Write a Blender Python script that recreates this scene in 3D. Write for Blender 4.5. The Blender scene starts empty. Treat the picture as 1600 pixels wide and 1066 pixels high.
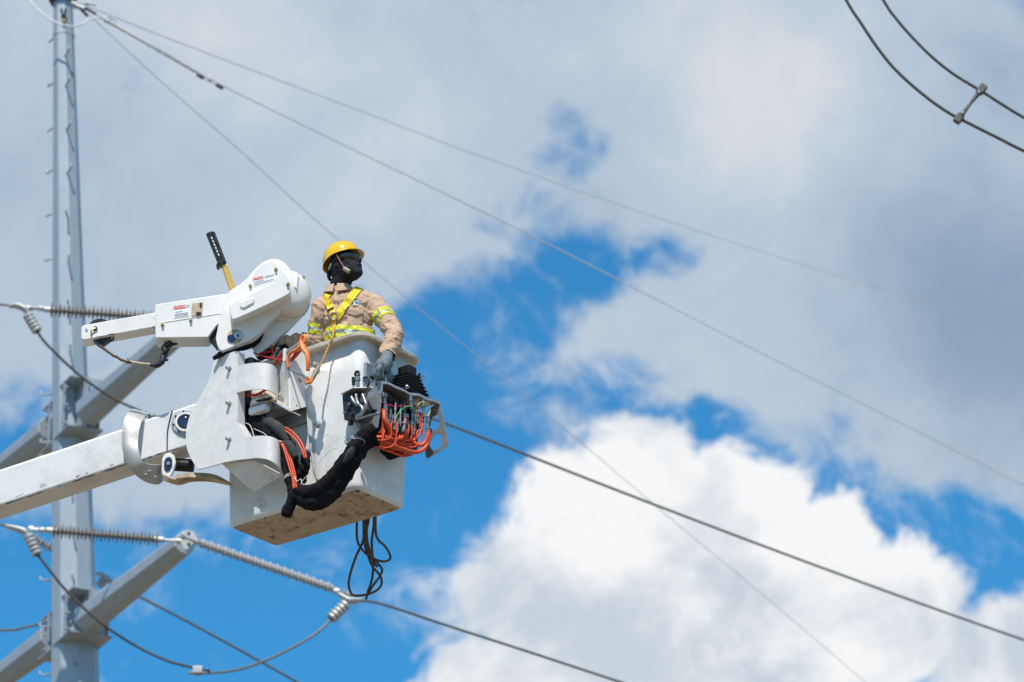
import bpy, bmesh, math, random
from mathutils import Vector, Matrix, noise
from mathutils.bvhtree import BVHTree
random.seed(7)
PI = math.pi
SC = bpy.context.scene
COL = SC.collection

# ------------------------------------------------------------------ camera
F = 6250.0                       # focal length in photo pixels (1600 wide)
TH = math.radians(23.5)          # camera pitch
CAM = Vector((0, 0, 1.6))
FWD = Vector((0, math.cos(TH), math.sin(TH)))
UPV = Vector((0, -math.sin(TH), math.cos(TH)))
cd = bpy.data.cameras.new('camera'); cam = bpy.data.objects.new('camera', cd); COL.objects.link(cam)
cam.location = CAM; cam.rotation_euler = (PI / 2 + TH, 0, 0)
cd.sensor_width = 36; cd.lens = 36 * F / 1600; cd.clip_start = 0.1; cd.clip_end = 20000
cd.dof.use_dof = True; cd.dof.focus_distance = 25.0; cd.dof.aperture_fstop = 3.8
SC.camera = cam
SC.view_settings.view_transform = 'Standard'; SC.view_settings.look = 'None'
SC.view_settings.exposure = 0.0; SC.view_settings.gamma = 1.0
SC.view_settings.use_curve_mapping = False
SC.render.engine = 'CYCLES'; SC.cycles.use_denoising = True
SC.cycles.max_bounces = 6; SC.cycles.diffuse_bounces = 3; SC.cycles.glossy_bounces = 3

def ray(px, py):
    return FWD * F + Vector((px - 800, 0, 0)) + UPV * (533 - py)
def on_plane(px, py, p0, n):
    r = ray(px, py); t = (p0 - CAM).dot(n) / r.dot(n); return CAM + r * t
# ------------------------------------------------------------------ sun and sky
SUN_EL, SUN_AZ = 58.0, 190.0      # azimuth clockwise from +Y (the view direction)
sd = Vector((math.sin(math.radians(SUN_AZ)) * math.cos(math.radians(SUN_EL)),
             math.cos(math.radians(SUN_AZ)) * math.cos(math.radians(SUN_EL)), math.sin(math.radians(SUN_EL))))
ld = bpy.data.lights.new('sun', 'SUN'); ld.energy = 4.7; ld.angle = math.radians(0.53); ld.color = (1, 0.94, 0.85)
sun = bpy.data.objects.new('sun', ld); COL.objects.link(sun)
sun.location = (0, -10, 60); sun.rotation_euler = sd.to_track_quat('Z', 'Y').to_euler()

world = bpy.data.worlds.new('World'); SC.world = world; world.use_nodes = True
NT = world.node_tree; NT.nodes.clear()
def nd(t, **k):
    n = NT.nodes.new(t)
    for a, b in k.items(): setattr(n, a, b)
    return n
def lk(a, b): NT.links.new(a, b)
def m(op, a, b=None, c=None, clamp=False):
    n = nd('ShaderNodeMath', operation=op); n.use_clamp = clamp
    for i, v in enumerate((a, b, c)):
        if v is None: continue
        if isinstance(v, (int, float)): n.inputs[i].default_value = v
        else: lk(v, n.inputs[i])
    return n.outputs[0]
def vm(op, a, b=None, s=None):
    n = nd('ShaderNodeVectorMath', operation=op)
    for i, v in enumerate((a, b)):
        if v is None: continue
        if isinstance(v, (tuple, Vector)): n.inputs[i].default_value = v
        else: lk(v, n.inputs[i])
    if s is not None: n.inputs['Scale'].default_value = s
    return n.outputs['Value'] if op in ('LENGTH', 'DOT_PRODUCT') else n.outputs[0]
def mapr(v, a, b, c=0.0, d=1.0, mode='SMOOTHSTEP'):
    n = nd('ShaderNodeMapRange', interpolation_type=mode); lk(v, n.inputs[0])
    for i, x in enumerate((a, b, c, d)): n.inputs[i + 1].default_value = x
    return n.outputs[0]
def mixc(f, a, b):
    n = nd('ShaderNodeMix', data_type='RGBA'); n.clamp_factor = True
    if isinstance(f, float): n.inputs[0].default_value = f
    else: lk(f, n.inputs[0])
    for i, v in ((6, a), (7, b)):
        if isinstance(v, tuple): n.inputs[i].default_value = (*v, 1)
        else: lk(v, n.inputs[i])
    return n.outputs[2]
def nz(vec, scale, detail=5, rough=0.55, off=(0, 0, 0), dist=0.0):
    n = nd('ShaderNodeTexNoise'); n.inputs['Scale'].default_value = scale
    n.inputs['Detail'].default_value = detail; n.inputs['Roughness'].default_value = rough
    n.inputs['Distortion'].default_value = dist
    lk(vm('ADD', vec, off), n.inputs['Vector']); return n
D = vm('NORMALIZE', nd('ShaderNodeTexCoord').outputs['Generated'])
sep = nd('ShaderNodeSeparateXYZ'); lk(D, sep.inputs[0])
azi = m('ARCTAN2', sep.outputs[0], sep.outputs[1]); ele = m('ARCSINE', sep.outputs[2])
cmb = nd('ShaderNodeCombineXYZ'); lk(azi, cmb.inputs[0]); lk(ele, cmb.inputs[1])
w1 = vm('SUBTRACT', nz(D, 14, 4, 0.6).outputs['Color'], (0.5, 0.5, 0.5))
w2 = vm('SUBTRACT', nz(D, 55, 4, 0.6, (3, 1, 2)).outputs['Color'], (0.5, 0.5, 0.5))
AE = vm('ADD', vm('ADD', cmb.outputs[0], vm('SCALE', w1, s=0.030)), vm('SCALE', w2, s=0.012))
AEC = vm('ADD', vm('ADD', cmb.outputs[0], vm('SCALE', w1, s=0.016)), vm('SCALE', w2, s=0.010))
def azel(px, py):
    d = ray(px, py).normalized(); return math.atan2(d.x, d.y), math.asin(d.z)
def blob(vec, px, py, rx, ry, rot=0.0, amp=1.0, soft=0.0):
    """soft patch of cloud (or of clear sky) at a heading and height above the horizon"""
    a, e = azel(px, py)
    n = nd('ShaderNodeMapping', vector_type='TEXTURE'); lk(vec, n.inputs[0])
    n.inputs[1].default_value = (a, e, 0); n.inputs[2].default_value = (0, 0, math.radians(rot))
    n.inputs[3].default_value = (rx / F * 1.09, ry / F, 1)
    l = vm('LENGTH', n.outputs[0])
    return mapr(l, 1.0, soft, 0.0, amp)
def total(items):
    s = items[0]
    for i in items[1:]: s = m('ADD', s, i)
    return s
def most(items):
    s = items[0]
    for i in items[1:]: s = m('MAXIMUM', s, i)
    return s
BLUE_TINT = (0.36, 1.25, 1.55)
sky = nd('ShaderNodeTexSky', sky_type='NISHITA'); sky.sun_disc = False
sky.sun_elevation = math.radians(SUN_EL); sky.sun_rotation = math.radians(SUN_AZ)
sky.air_density = 1.0; sky.dust_density = 0.15; sky.ozone_density = 4.0
SKYS = 0.10
blue = vm('SCALE', sky.outputs[0], s=SKYS)
blue = vm('MULTIPLY', blue, BLUE_TINT)
def fbm(scale, off, detail=7, rough=0.6, dist=0.0): return m('SUBTRACT', nz(D, scale, detail, rough, off, dist).outputs[0], 0.5)
fa = fbm(11, (5, 0, 1))                     # large breaks
fb = fbm(24, (1, 6, 3), 8, 0.62, 0.4)       # broken cloud
fw = fbm(52, (8, 3, 3), 8, 0.66, 0.8)       # wisps
fl = fbm(4.0, (1, 7, 2), 3, 0.5)            # cover over the whole dome
# --- grey layer
gap = most([blob(AE, 885, 215, 120, 75, 25, 0.78), blob(AE, 800, 330, 90, 80, 0, 0.45), blob(AE, 905, 400, 170, 115, -20, 1.1),
            blob(AE, 1015, 390, 130, 80, 0, 0.95), blob(AE, 830, 480, 150, 130, 45, 1.05), blob(AE, 735, 490, 130, 120, 0, 1.1),
            blob(AE, 765, 590, 140, 130, 0, 1.15), blob(AE, 945, 590, 120, 70, 0, 0.72), blob(AE, 715, 720, 190, 220, 0, 1.25),
            blob(AE, 1080, 660, 150, 75, 0, 0.85), blob(AE, 1215, 720, 120, 100, -10, 1.0), blob(AE, 1330, 745, 140, 95, -35, 0.85),
            blob(AE, 1470, 830, 190, 110, -38, 1.1), blob(AE, 1580, 850, 110, 90, 0, 0.85),
            blob(AE, 10, 700, 170, 90, 20, 0.95), blob(AE, 330, 1030, 800, 300, 3, 1.3), blob(AE, 100, 900, 320, 140, 0, 0.7),
            blob(AE, 520, 830, 280, 160, 20, 0.95)])
cov = most([blob(AE, 300, 250, 950, 600, 0, 0.95, 0.3), blob(AE, 1200, 250, 950, 480, 0, 0.95, 0.3), blob(AE, 1450, 520, 520, 360, -20, 0.95, 0.2),
            blob(AE, 250, 690, 460, 260, 0, 0.8, 0.2)])
add = most([blob(AE, 665, 585, 110, 100, 0, 0.45), blob(AE, 1060, 510, 220, 130, -10, 0.6), blob(AE, 960, 500, 100, 70, -30, 0.3), blob(AE, 880, 590, 70, 40, 0, 0.3), blob(AE, 300, 780, 130, 60, 0, 0.25), blob(AE, 480, 1050, 130, 40, 0, 0.3)])
nA = total([m('MULTIPLY', fa, 1.0), m('MULTIPLY', fb, 1.7), m('MULTIPLY', fw, 1.3), m('MULTIPLY', m('ADD', fl, 0.1), 0.8)])
dA = total([cov, add, m('MULTIPLY', gap, -0.95), nA])
aA = mapr(dA, -0.12, 0.72, 0.0, 0.98)
bri = total([blob(AE, 1200, 160, 360, 260, -25, 0.55), blob(AE, 330, 60, 400, 200, 0, 0.30), blob(AE, 560, 330, 400, 200, 20, 0.28), blob(AE, 650, 540, 200, 170, 0, 0.40),
             blob(AE, 60, 330, 330, 380, 0, -0.12), blob(AE, 1560, 480, 480, 380, -25, -0.62), blob(AE, 1600, 90, 280, 160, 0, -0.35), blob(AE, 980, 490, 330, 220, 0, 0.18)])
shA = total([m('ADD', 0.50, bri), m('MULTIPLY', fa, 1.0), m('MULTIPLY', fb, 0.8), m('MULTIPLY', fw, 0.3)])
cA = mixc(mapr(shA, 0.5, 1.2), mixc(mapr(shA, -0.25, 0.6), (0.27, 0.375, 0.505), (0.475, 0.575, 0.69)), (0.70, 0.735, 0.765))
# --- white cumulus
cum = most([blob(AEC, 1070, 990, 650, 360, -4, 1.2), blob(AEC, 925, 790, 250, 200, 0, 1.1), blob(AEC, 1000, 715, 200, 130, -10, 1.0), blob(AEC, 1160, 800, 240, 180, 0, 1.05), blob(AEC, 850, 930, 270, 260, 0, 1.1), blob(AEC, 1130, 720, 130, 90, 0, 0.8),
            blob(AEC, 1305, 850, 150, 165, 0, 1.1), blob(AEC, 1390, 960, 240, 220, 0, 1.15), blob(AEC, 1620, 1010, 290, 190, 0, 0.95), blob(AEC, 760, 1070, 230, 200, 0, 1.0)])
dB = total([cum, m('MULTIPLY', fb, 0.55), m('MULTIPLY', fw, 0.95), m('MULTIPLY', fa, 0.3)])
aB = mapr(dB, 0.34, 0.66, 0.0, 0.99)
shB = total([m('MULTIPLY', fbm(17, (9, 4, 4), 8, 0.62, 0.5), 1.9), m('MULTIPLY', fbm(38, (2, 5, 7), 8, 0.65, 0.6), 0.9), m('ADD', 0.78, m('MULTIPLY', m('SUBTRACT', 0.9, dB), 0.28)),
        blob(AEC, 930, 760, 260, 160, 10, 0.30), blob(AEC, 1320, 830, 180, 150, 0, 0.22), blob(AEC, 850, 960, 230, 150, 0, -0.22), blob(AEC, 1050, 800, 180, 100, 0, -0.15), blob(AEC, 1580, 1010, 190, 170, 0, -0.45), blob(AEC, 1150, 1060, 400, 110, 0, -0.15)])
cB = mixc(mapr(shB, 0.38, 1.0), (0.57, 0.64, 0.715), (0.94, 0.945, 0.95))
fh = total([m('MULTIPLY', fbm(15, (4, 9, 6), 8, 0.68, 1.2), 1.6), m('MULTIPLY', fw, 0.9), blob(AE, 900, 560, 260, 190, 0, 0.22), blob(AE, 1300, 700, 380, 130, -20, 0.20), blob(AE, 300, 800, 260, 110, 0, 0.14)])
hz = mapr(fh, 0.02, 0.55, 0.0, 0.82)        # thin torn haze in the clear parts
skycol = mixc(aB, mixc(aA, mixc(hz, blue, (0.66, 0.73, 0.80)), cA), cB)
# below the horizon the ground sheet covers the dome
bg = nd('ShaderNodeBackground'); lk(skycol, bg.inputs[0]); bg.inputs[1].default_value = 1.0
wo = nd('ShaderNodeOutputWorld'); lk(bg.outputs[0], wo.inputs[0])

# ------------------------------------------------------------------ helpers
ORG = {}
def pmat(name, col, rough=0.5, metal=0.0, var=0.0, vscale=6.0, dirt=None, dirt_amt=0.0, dscale=4.0, bump=0.0, bscale=40.0, stretch=None, spec=0.5, wear=None, wear_amt=0.0, wscale=14.0, coat=0.0, wlo=0.62):
    """principled material: grain (var), stains (dirt) and chips (wear) by object-space noise"""
    mt = bpy.data.materials.new(name); mt.use_nodes = True
    nt = mt.node_tree; b = nt.nodes['Principled BSDF']
    b.inputs['Base Color'].default_value = (*col, 1); b.inputs['Roughness'].default_value = rough
    b.inputs['Metallic'].default_value = metal; b.inputs['Specular IOR Level'].default_value = spec
    b.inputs['Coat Weight'].default_value = coat
    tc = nt.nodes.new('ShaderNodeTexCoord'); mp = nt.nodes.new('ShaderNodeMapping')
    nt.links.new(tc.outputs['Object'], mp.inputs[0])
    if stretch: mp.inputs[3].default_value = stretch
    cur = None
    def noi(scale, detail=4, rough_=0.6, vec=mp):
        n = nt.nodes.new('ShaderNodeTexNoise'); n.inputs['Scale'].default_value = scale
        n.inputs['Detail'].default_value = detail; n.inputs['Roughness'].default_value = rough_
        nt.links.new(vec.outputs[0], n.inputs['Vector']); return n.outputs[0]
    def ramp(v, lo, hi):
        r = nt.nodes.new('ShaderNodeMapRange'); nt.links.new(v, r.inputs[0])
        r.inputs[1].default_value = lo; r.inputs[2].default_value = hi; return r.outputs[0]
    def mix(f, a, b_):
        x = nt.nodes.new('ShaderNodeMix'); x.data_type = 'RGBA'; nt.links.new(f, x.inputs[0])
        for i, v in ((6, a), (7, b_)):
            if isinstance(v, tuple): x.inputs[i].default_value = (*v[:3], 1)
            else: nt.links.new(v, x.inputs[i])
        return x.outputs[2]
    if var:
        lo = tuple(max(0, c * (1 - var)) for c in col); hi = tuple(min(0.95, c * (1 + var)) for c in col)
        cur = mix(ramp(noi(vscale), 0.3, 0.7), lo, hi)
    if dirt:
        f = nt.nodes.new('ShaderNodeMath'); f.operation = 'MULTIPLY'; f.inputs[1].default_value = dirt_amt
        nt.links.new(ramp(noi(dscale, 7, 0.68), 0.47, 0.72), f.inputs[0])
        cur = mix(f.outputs[0], cur if cur else col, dirt)
    if wear:
        f = nt.nodes.new('ShaderNodeMath'); f.operation = 'MULTIPLY'; f.inputs[1].default_value = wear_amt
        nt.links.new(ramp(noi(wscale, 8, 0.75), wlo, wlo + 0.05), f.inputs[0])
        cur = mix(f.outputs[0], cur if cur else col, wear)
    if cur: nt.links.new(cur, b.inputs['Base Color'])
    if rough < 0.9:
        r = nt.nodes.new('ShaderNodeMapRange'); nt.links.new(noi(9), r.inputs[0])
        r.inputs[3].default_value = max(0.03, rough - 0.1); r.inputs[4].default_value = min(1, rough + 0.12)
        nt.links.new(r.outputs[0], b.inputs['Roughness'])
    if bump:
        bp = nt.nodes.new('ShaderNodeBump'); bp.inputs['Strength'].default_value = bump; bp.inputs['Distance'].default_value = 0.01
        nt.links.new(noi(bscale, 4), bp.inputs['Height']); nt.links.new(bp.outputs[0], b.inputs['Normal'])
    return mt
def thing(name, label, cat, org, group=None):
    o = bpy.data.objects.new(name, None); COL.objects.link(o); o.empty_display_size = 0.1
    o.location = org; ORG[o.name] = Vector(org); o['label'] = label; o['category'] = cat
    if group: o['group'] = group
    return o
def root_org(p):
    return ORG[p.name]
def finish(name, me, mat, parent=None, smooth=False, org=None, label=None, cat=None, group=None, kind=None, bevel=0.0, seg=2, solid=0.0, subd=0, ang=30):
    """link a world-space mesh as one object under its thing, or as a thing of its own"""
    if parent is not None: off = root_org(parent)
    else: off = Vector(org) if org is not None else Vector((0, 0, 0))
    me.transform(Matrix.Translation(-off))
    if mat is not None: me.materials.append(mat)
    o = bpy.data.objects.new(name, me); COL.objects.link(o)
    if parent is not None: o.parent = parent
    else: o.location = off
    ORG[o.name] = off
    if solid:
        md = o.modifiers.new('solid', 'SOLIDIFY'); md.thickness = solid; md.offset = 0
        if smooth and not bevel:
            es = o.modifiers.new('crisp', 'EDGE_SPLIT'); es.split_angle = math.radians(50)
    if bevel:
        md = o.modifiers.new('bevel', 'BEVEL'); md.width = bevel; md.segments = seg; md.limit_method = 'ANGLE'; md.angle_limit = math.radians(ang)
        md.harden_normals = True; smooth = True
    if subd:
        md = o.modifiers.new('sub', 'SUBSURF'); md.levels = subd; md.render_levels = subd
    if smooth:
        for p in me.polygons: p.use_smooth = True
    if label: o['label'] = label
    if cat: o['category'] = cat
    if group: o['group'] = group
    if kind: o['kind'] = kind
    return o
def mesh_of(bm, name='m'):
    bmesh.ops.recalc_face_normals(bm, faces=bm.faces)
    me = bpy.data.meshes.new(name); bm.to_mesh(me); bm.free(); return me
def chaikin(o, it=2):
    for _ in range(it):
        o = [q for a, b in zip(o, o[1:] + o[:1]) for q in ((a[0] * .75 + b[0] * .25, a[1] * .75 + b[1] * .25), (a[0] * .25 + b[0] * .75, a[1] * .25 + b[1] * .75))]
    return o
def prism_bm(pts, ext, bm=None):
    """outline (world points, any order of winding) pushed along ext"""
    bm = bm or bmesh.new()
    a = [bm.verts.new(p) for p in pts]; b = [bm.verts.new(Vector(p) + ext) for p in pts]
    n = len(pts)
    bm.faces.new(a); bm.faces.new(list(reversed(b)))
    for i in range(n): bm.faces.new((a[i], a[(i + 1) % n], b[(i + 1) % n], b[i]))
    return bm
def box_bm(c, ax, ay, az, bm=None):
    """box by centre and three half-axis vectors"""
    bm = bm or bmesh.new(); c = Vector(c)
    v = [bm.verts.new(c + ax * i + ay * j + az * k) for k in (-1, 1) for j in (-1, 1) for i in (-1, 1)]
    for f in ((0, 1, 3, 2), (4, 6, 7, 5), (0, 4, 5, 1), (2, 3, 7, 6), (0, 2, 6, 4), (1, 5, 7, 3)): bm.faces.new([v[i] for i in f])
    return bm
def frame(d):
    d = d.normalized(); a = Vector((0, 0, 1)) if abs(d.z) < 0.9 else Vector((1, 0, 0))
    x = d.cross(a).normalized(); return x, x.cross(d).normalized()
def catmull(P, n):
    P = [Vector(p) for p in P]
    if len(P) == 2: return [P[0].lerp(P[1], i / n) for i in range(n + 1)]
    Q = [P[0] * 2 - P[1]] + P + [P[-1] * 2 - P[-2]]
    out = []; segs = len(P) - 1
    for i in range(n + 1):
        t = i / n * segs; k = min(int(t), segs - 1); t -= k
        a, b, c, d = Q[k:k + 4]
        out.append(0.5 * ((2 * b) + (c - a) * t + (2 * a - 5 * b + 4 * c - d) * t * t + (3 * b - a - 3 * c + d) * t ** 3))
    return out
def tube_bm(P, r, n=None, sides=8, bm=None, caps=True, wob=0.0, wf=20.0, flat=1.0, spline=True):
    """swept round bar along points; r may be a list blended along the path"""
    bm = bm or bmesh.new()
    pts = catmull(P, n or max(8, 6 * len(P))) if spline else [Vector(p) for p in P]
    N = len(pts); rings = []; x = None
    for i, p in enumerate(pts):
        d = (pts[min(i + 1, N - 1)] - pts[max(i - 1, 0)]).normalized()
        if x is None: x, y = frame(d)
        else:
            x = (x - d * x.dot(d)).normalized(); y = x.cross(d).normalized()
        if isinstance(r, (list, tuple)):
            t = i / (N - 1) * (len(r) - 1); k = min(int(t), len(r) - 2); rr = r[k] + (r[k + 1] - r[k]) * (t - k)
        else: rr = r
        ring = []
        for s in range(sides):
            a = 2 * PI * s / sides; q = x * math.cos(a) + y * (math.sin(a) * flat); k = 1.0
            if wob: k += wob * noise.noise((p + q * rr) * wf) + 0.5 * wob * noise.noise((p * 2.6 + q * rr) * wf)
            ring.append(bm.verts.new(p + q * rr * k))
        rings.append(ring)
    for a, b in zip(rings, rings[1:]):
        for s in range(sides): bm.faces.new((a[s], a[(s + 1) % sides], b[(s + 1) % sides], b[s]))
    if caps: bm.faces.new(list(reversed(rings[0]))); bm.faces.new(rings[-1])
    return bm
def lathe_bm(prof, o, d, sides=16, bm=None):
    """profile [(along, radius)...] spun about the axis o + d"""
    bm = bm or bmesh.new(); o = Vector(o); d = Vector(d).normalized(); x, y = frame(d); rings = []
    for h, r in prof:
        rings.append([bm.verts.new(o + d * h + (x * math.cos(2 * PI * s / sides) + y * math.sin(2 * PI * s / sides)) * max(r, 1e-4)) for s in range(sides)])
    for a, b in zip(rings, rings[1:]):
        for s in range(sides): bm.faces.new((a[s], a[(s + 1) % sides], b[(s + 1) % sides], b[s]))
    bm.faces.new(list(reversed(rings[0]))); bm.faces.new(rings[-1])
    return bm
def sheet_bm(A, B, n=16, sag=None, m_=4):
    """curved sheet between two edge lines A and B (world points)"""
    bm = bmesh.new(); a = catmull(A, n); b = catmull(B, n); g = []
    for i in range(n + 1):
        row = []
        for j in range(m_ + 1):
            t = j / m_; p = a[i].lerp(b[i], t)
            if sag: p = p + sag * (4 * t * (1 - t))
            row.append(bm.verts.new(p))
        g.append(row)
    for i in range(n):
        for j in range(m_): bm.faces.new((g[i][j], g[i + 1][j], g[i + 1][j + 1], g[i][j + 1]))
    return bm
def place_copy(src_mesh, name, M, parent, mat=None):
    o = bpy.data.objects.new(name, src_mesh); COL.objects.link(o)
    off = root_org(parent); o.parent = parent; o.matrix_basis = Matrix.Translation(-off) @ M; ORG[o.name] = off
    return o
def axis_matrix(p, d, roll=None):
    d = Vector(d).normalized(); x, y = frame(d)
    M = Matrix((x, y, d)).transposed().to_4x4(); M.translation = p; return M
def local_mesh(bm, mat, name, smooth=True):
    me = mesh_of(bm, name); me.materials.append(mat)
    if smooth:
        for p in me.polygons: p.use_smooth = True
    return me
YV = Vector((0, 1, 0)); XV = Vector((1, 0, 0)); ZV = Vector((0, 0, 1))
def PD(px, py, Y): return on_plane(px, py, Vector((0, Y, 0)), YV)

# ------------------------------------------------------------------ materials
M = {}
M['white'] = pmat('white_gelcoat', (0.80, 0.775, 0.74), 0.38, var=0.05, vscale=3, dirt=(0.42, 0.37, 0.30), dirt_amt=0.32, dscale=3.2, wear=(0.18, 0.16, 0.14), wear_amt=0.35, wscale=9, bump=0.03, bscale=60)
M['white_worn'] = pmat('worn_white_fibreglass', (0.80, 0.785, 0.755), 0.5, var=0.05, vscale=4, dirt=(0.40, 0.36, 0.31), dirt_amt=0.45, dscale=4.5, wear=(0.12, 0.10, 0.08), wear_amt=0.7, wscale=7, bump=0.06, bscale=50)
M['cover'] = pmat('satin_white_cover', (0.74, 0.72, 0.69), 0.55, var=0.09, vscale=11, dirt=(0.50, 0.47, 0.43), dirt_amt=0.35, dscale=12, bump=0.04, bscale=120)
M['boom'] = pmat('boom_paint', (0.73, 0.72, 0.70), 0.35, var=0.05, vscale=2.5, dirt=(0.36, 0.32, 0.27), dirt_amt=0.5, dscale=3, wear=(0.10, 0.09, 0.08), wear_amt=0.5, wscale=6, bump=0.03)
M['rim'] = pmat('bucket_lip', (0.66, 0.58, 0.47), 0.6, var=0.18, vscale=9, dirt=(0.30, 0.22, 0.15), dirt_amt=0.6, dscale=12, bump=0.15, bscale=70)
M['bottom'] = pmat('stained_bucket_bottom', (0.52, 0.42, 0.32), 0.8, var=0.22, vscale=7, dirt=(0.13, 0.075, 0.04), dirt_amt=0.95, dscale=7, wear=(0.07, 0.045, 0.03), wear_amt=0.8, wscale=9, wlo=0.56, stretch=(1.4, 1.0, 1.0), bump=0.2, bscale=30)
M['tan'] = pmat('stained_tan_plate', (0.55, 0.44, 0.30), 0.6, var=0.2, vscale=6, dirt=(0.17, 0.09, 0.03), dirt_amt=0.9, dscale=7, bump=0.1)
M['steel'] = pmat('galvanised_steel', (0.375, 0.415, 0.455), 0.5, 0.3, var=0.08, vscale=16, dirt=(0.32, 0.35, 0.385), dirt_amt=0.55, dscale=4, stretch=(1, 1, 0.35), bump=0.05, bscale=30)
M['aluminium'] = pmat('brushed_aluminium', (0.52, 0.52, 0.51), 0.42, 0.75, var=0.12, vscale=12, dirt=(0.22, 0.20, 0.17), dirt_amt=0.5, dscale=9, stretch=(1, 1, 5))
M['collar'] = pmat('scuffed_steel_collar', (0.50, 0.48, 0.45), 0.52, 0.6, var=0.12, vscale=5, dirt=(0.25, 0.20, 0.15), dirt_amt=0.6, dscale=6)
M['chrome'] = pmat('bright_fitting', (0.36, 0.35, 0.34), 0.34, 0.9, var=0.1, vscale=30, dirt=(0.2, 0.18, 0.15), dirt_amt=0.5, dscale=30)
M['black'] = pmat('black_rubber', (0.012, 0.012, 0.013), 0.5, var=0.3, vscale=20, spec=0.3)
M['black_metal'] = pmat('black_valve_metal', (0.02, 0.02, 0.022), 0.35, 0.2, var=0.4, vscale=25, dirt=(0.10, 0.09, 0.08), dirt_amt=0.5, dscale=20)
M['fabric'] = pmat('black_hose_fabric', (0.010, 0.010, 0.012), 0.9, var=0.45, vscale=8, bump=0.5, bscale=90, spec=0.15)
M['fabric_grey'] = pmat('faded_hose_fabric', (0.055, 0.055, 0.058), 0.9, var=0.3, vscale=9, bump=0.5, bscale=90, spec=0.2)
M['orange'] = pmat('orange_hose', (0.72, 0.085, 0.018), 0.48, var=0.2, vscale=14, dirt=(0.26, 0.05, 0.025), dirt_amt=0.6, dscale=20)
M['orange_metal'] = pmat('orange_forged_hook', (0.86, 0.24, 0.05), 0.35, var=0.15, vscale=14, dirt=(0.42, 0.07, 0.03), dirt_amt=0.7, dscale=14)
M['red_strap'] = pmat('red_webbing', (0.55, 0.035, 0.02), 0.7, var=0.2, vscale=30)
M['brass'] = pmat('brass_bolt', (0.50, 0.36, 0.16), 0.4, 0.6, var=0.3, vscale=60)
M['bolt'] = pmat('dull_bolt_head', (0.42, 0.41, 0.40), 0.45, 0.6, var=0.2, vscale=40)
M['cable'] = pmat('weathered_conductor', (0.20, 0.195, 0.185), 0.55, 0.5, var=0.2, vscale=30)
M['cable_dark'] = pmat('dark_bundle_conductor', (0.055, 0.049, 0.042), 0.6, 0.25, var=0.25, vscale=20)
M['wire_pale'] = pmat('pale_shield_wire', (0.72, 0.70, 0.72), 0.6, 0.0, var=0.08)
M['spacer'] = pmat('grey_spacer_casting', (0.12, 0.11, 0.10), 0.6, 0.3, var=0.25, vscale=30)
M['clamp'] = pmat('cast_aluminium_clamp', (0.47, 0.47, 0.46), 0.5, 0.4, var=0.12, vscale=20)
M['polymer'] = pmat('grey_polymer_insulator', (0.23, 0.205, 0.185), 0.55, var=0.15, vscale=10)
M['polymer_pale'] = pmat('pale_polymer_insulator', (0.36, 0.35, 0.36), 0.55, var=0.1, vscale=10)
M['rope_brown'] = pmat('brown_dirty_rope', (0.13, 0.085, 0.04), 0.85, var=0.4, vscale=40, bump=0.6, bscale=180)
M['rope_yellow'] = pmat('yellow_rope', (0.62, 0.34, 0.06), 0.8, var=0.35, vscale=60, bump=0.6, bscale=200)
M['pole_yellow'] = pmat('yellow_fibreglass_stick', (0.64, 0.40, 0.09), 0.3, var=0.1, vscale=20)
M['glass'] = pmat('dark_blue_lens', (0.012, 0.015, 0.05), 0.08, 0.0, var=0.3, vscale=10, coat=1.0)
M['red_label'] = pmat('red_label_ink', (0.68, 0.03, 0.04), 0.5)
M['label_white'] = pmat('label_paper', (0.80, 0.81, 0.83), 0.5, var=0.04)
M['label_ink'] = pmat('label_grey_ink', (0.22, 0.22, 0.26), 0.6)
M['ground'] = pmat('dry_dirt_ground', (0.215, 0.165, 0.115), 0.95, var=0.25, vscale=0.08, dirt=(0.12, 0.14, 0.06), dirt_amt=0.8, dscale=0.05)

# ------------------------------------------------------------------ ground
bm = bmesh.new()
n = 24
vv = [[bm.verts.new(((i / n - 0.5) * 12000, (j / n - 0.5) * 12000, 0.0)) for j in range(n + 1)] for i in range(n + 1)]
for i in range(n):
    for j in range(n): bm.faces.new((vv[i][j], vv[i + 1][j], vv[i + 1][j + 1], vv[i][j + 1]))
finish('ground', mesh_of(bm), M['ground'], kind='structure', label='dry dirt ground under the power line, out of the picture')

# ------------------------------------------------------------------ steel pole
YP = 47.7
def seg_line(a, b, t): return a + (b - a) * t
pc_t, pc_b = PD(98.5, 0, YP), PD(118, 1066, YP)
ax = (pc_t - pc_b).normalized()
def pole_at(z):
    t = (z - pc_b.z) / (pc_t.z - pc_b.z); return pc_b.lerp(pc_t, t)
pxm_t = F / (pc_t - CAM).dot(FWD); pxm_b = F / (pc_b - CAM).dot(FWD)
r_t, r_b = 15.5 / pxm_t, 38.5 / pxm_b
def pole_r(z): return r_b + (r_t - r_b) * (z - pc_b.z) / (pc_t.z - pc_b.z)
def octa(z, k=1.0, n=8, rot=0.30):
    c = pole_at(z); r = pole_r(z) * k
    return [c + Vector((math.cos(2 * PI * (i + rot) / n) * r, math.sin(2 * PI * (i + rot) / n) * r, 0)) for i in range(n)]
def stack_bm(rings, bm=None):
    bm = bm or bmesh.new(); R = [[bm.verts.new(p) for p in r] for r in rings]; n = len(R[0])
    for a, b in zip(R, R[1:]):
        for i in range(n): bm.faces.new((a[i], a[(i + 1) % n], b[(i + 1) % n], b[i]))
    bm.faces.new(list(reversed(R[0]))); bm.faces.new(R[-1]); return bm
TOPZ = PD(98, 4, YP).z
pole = thing('steel_pole', 'tall tapered galvanised steel transmission pole with step bolts and side arms', 'utility pole', pole_at(0.0))
finish('shaft', mesh_of(stack_bm([octa(z) for z in (-1.0, 6, 12, 16, 20, 24, TOPZ)])), M['steel'], pole, bevel=0.02, seg=2, ang=20)
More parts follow.
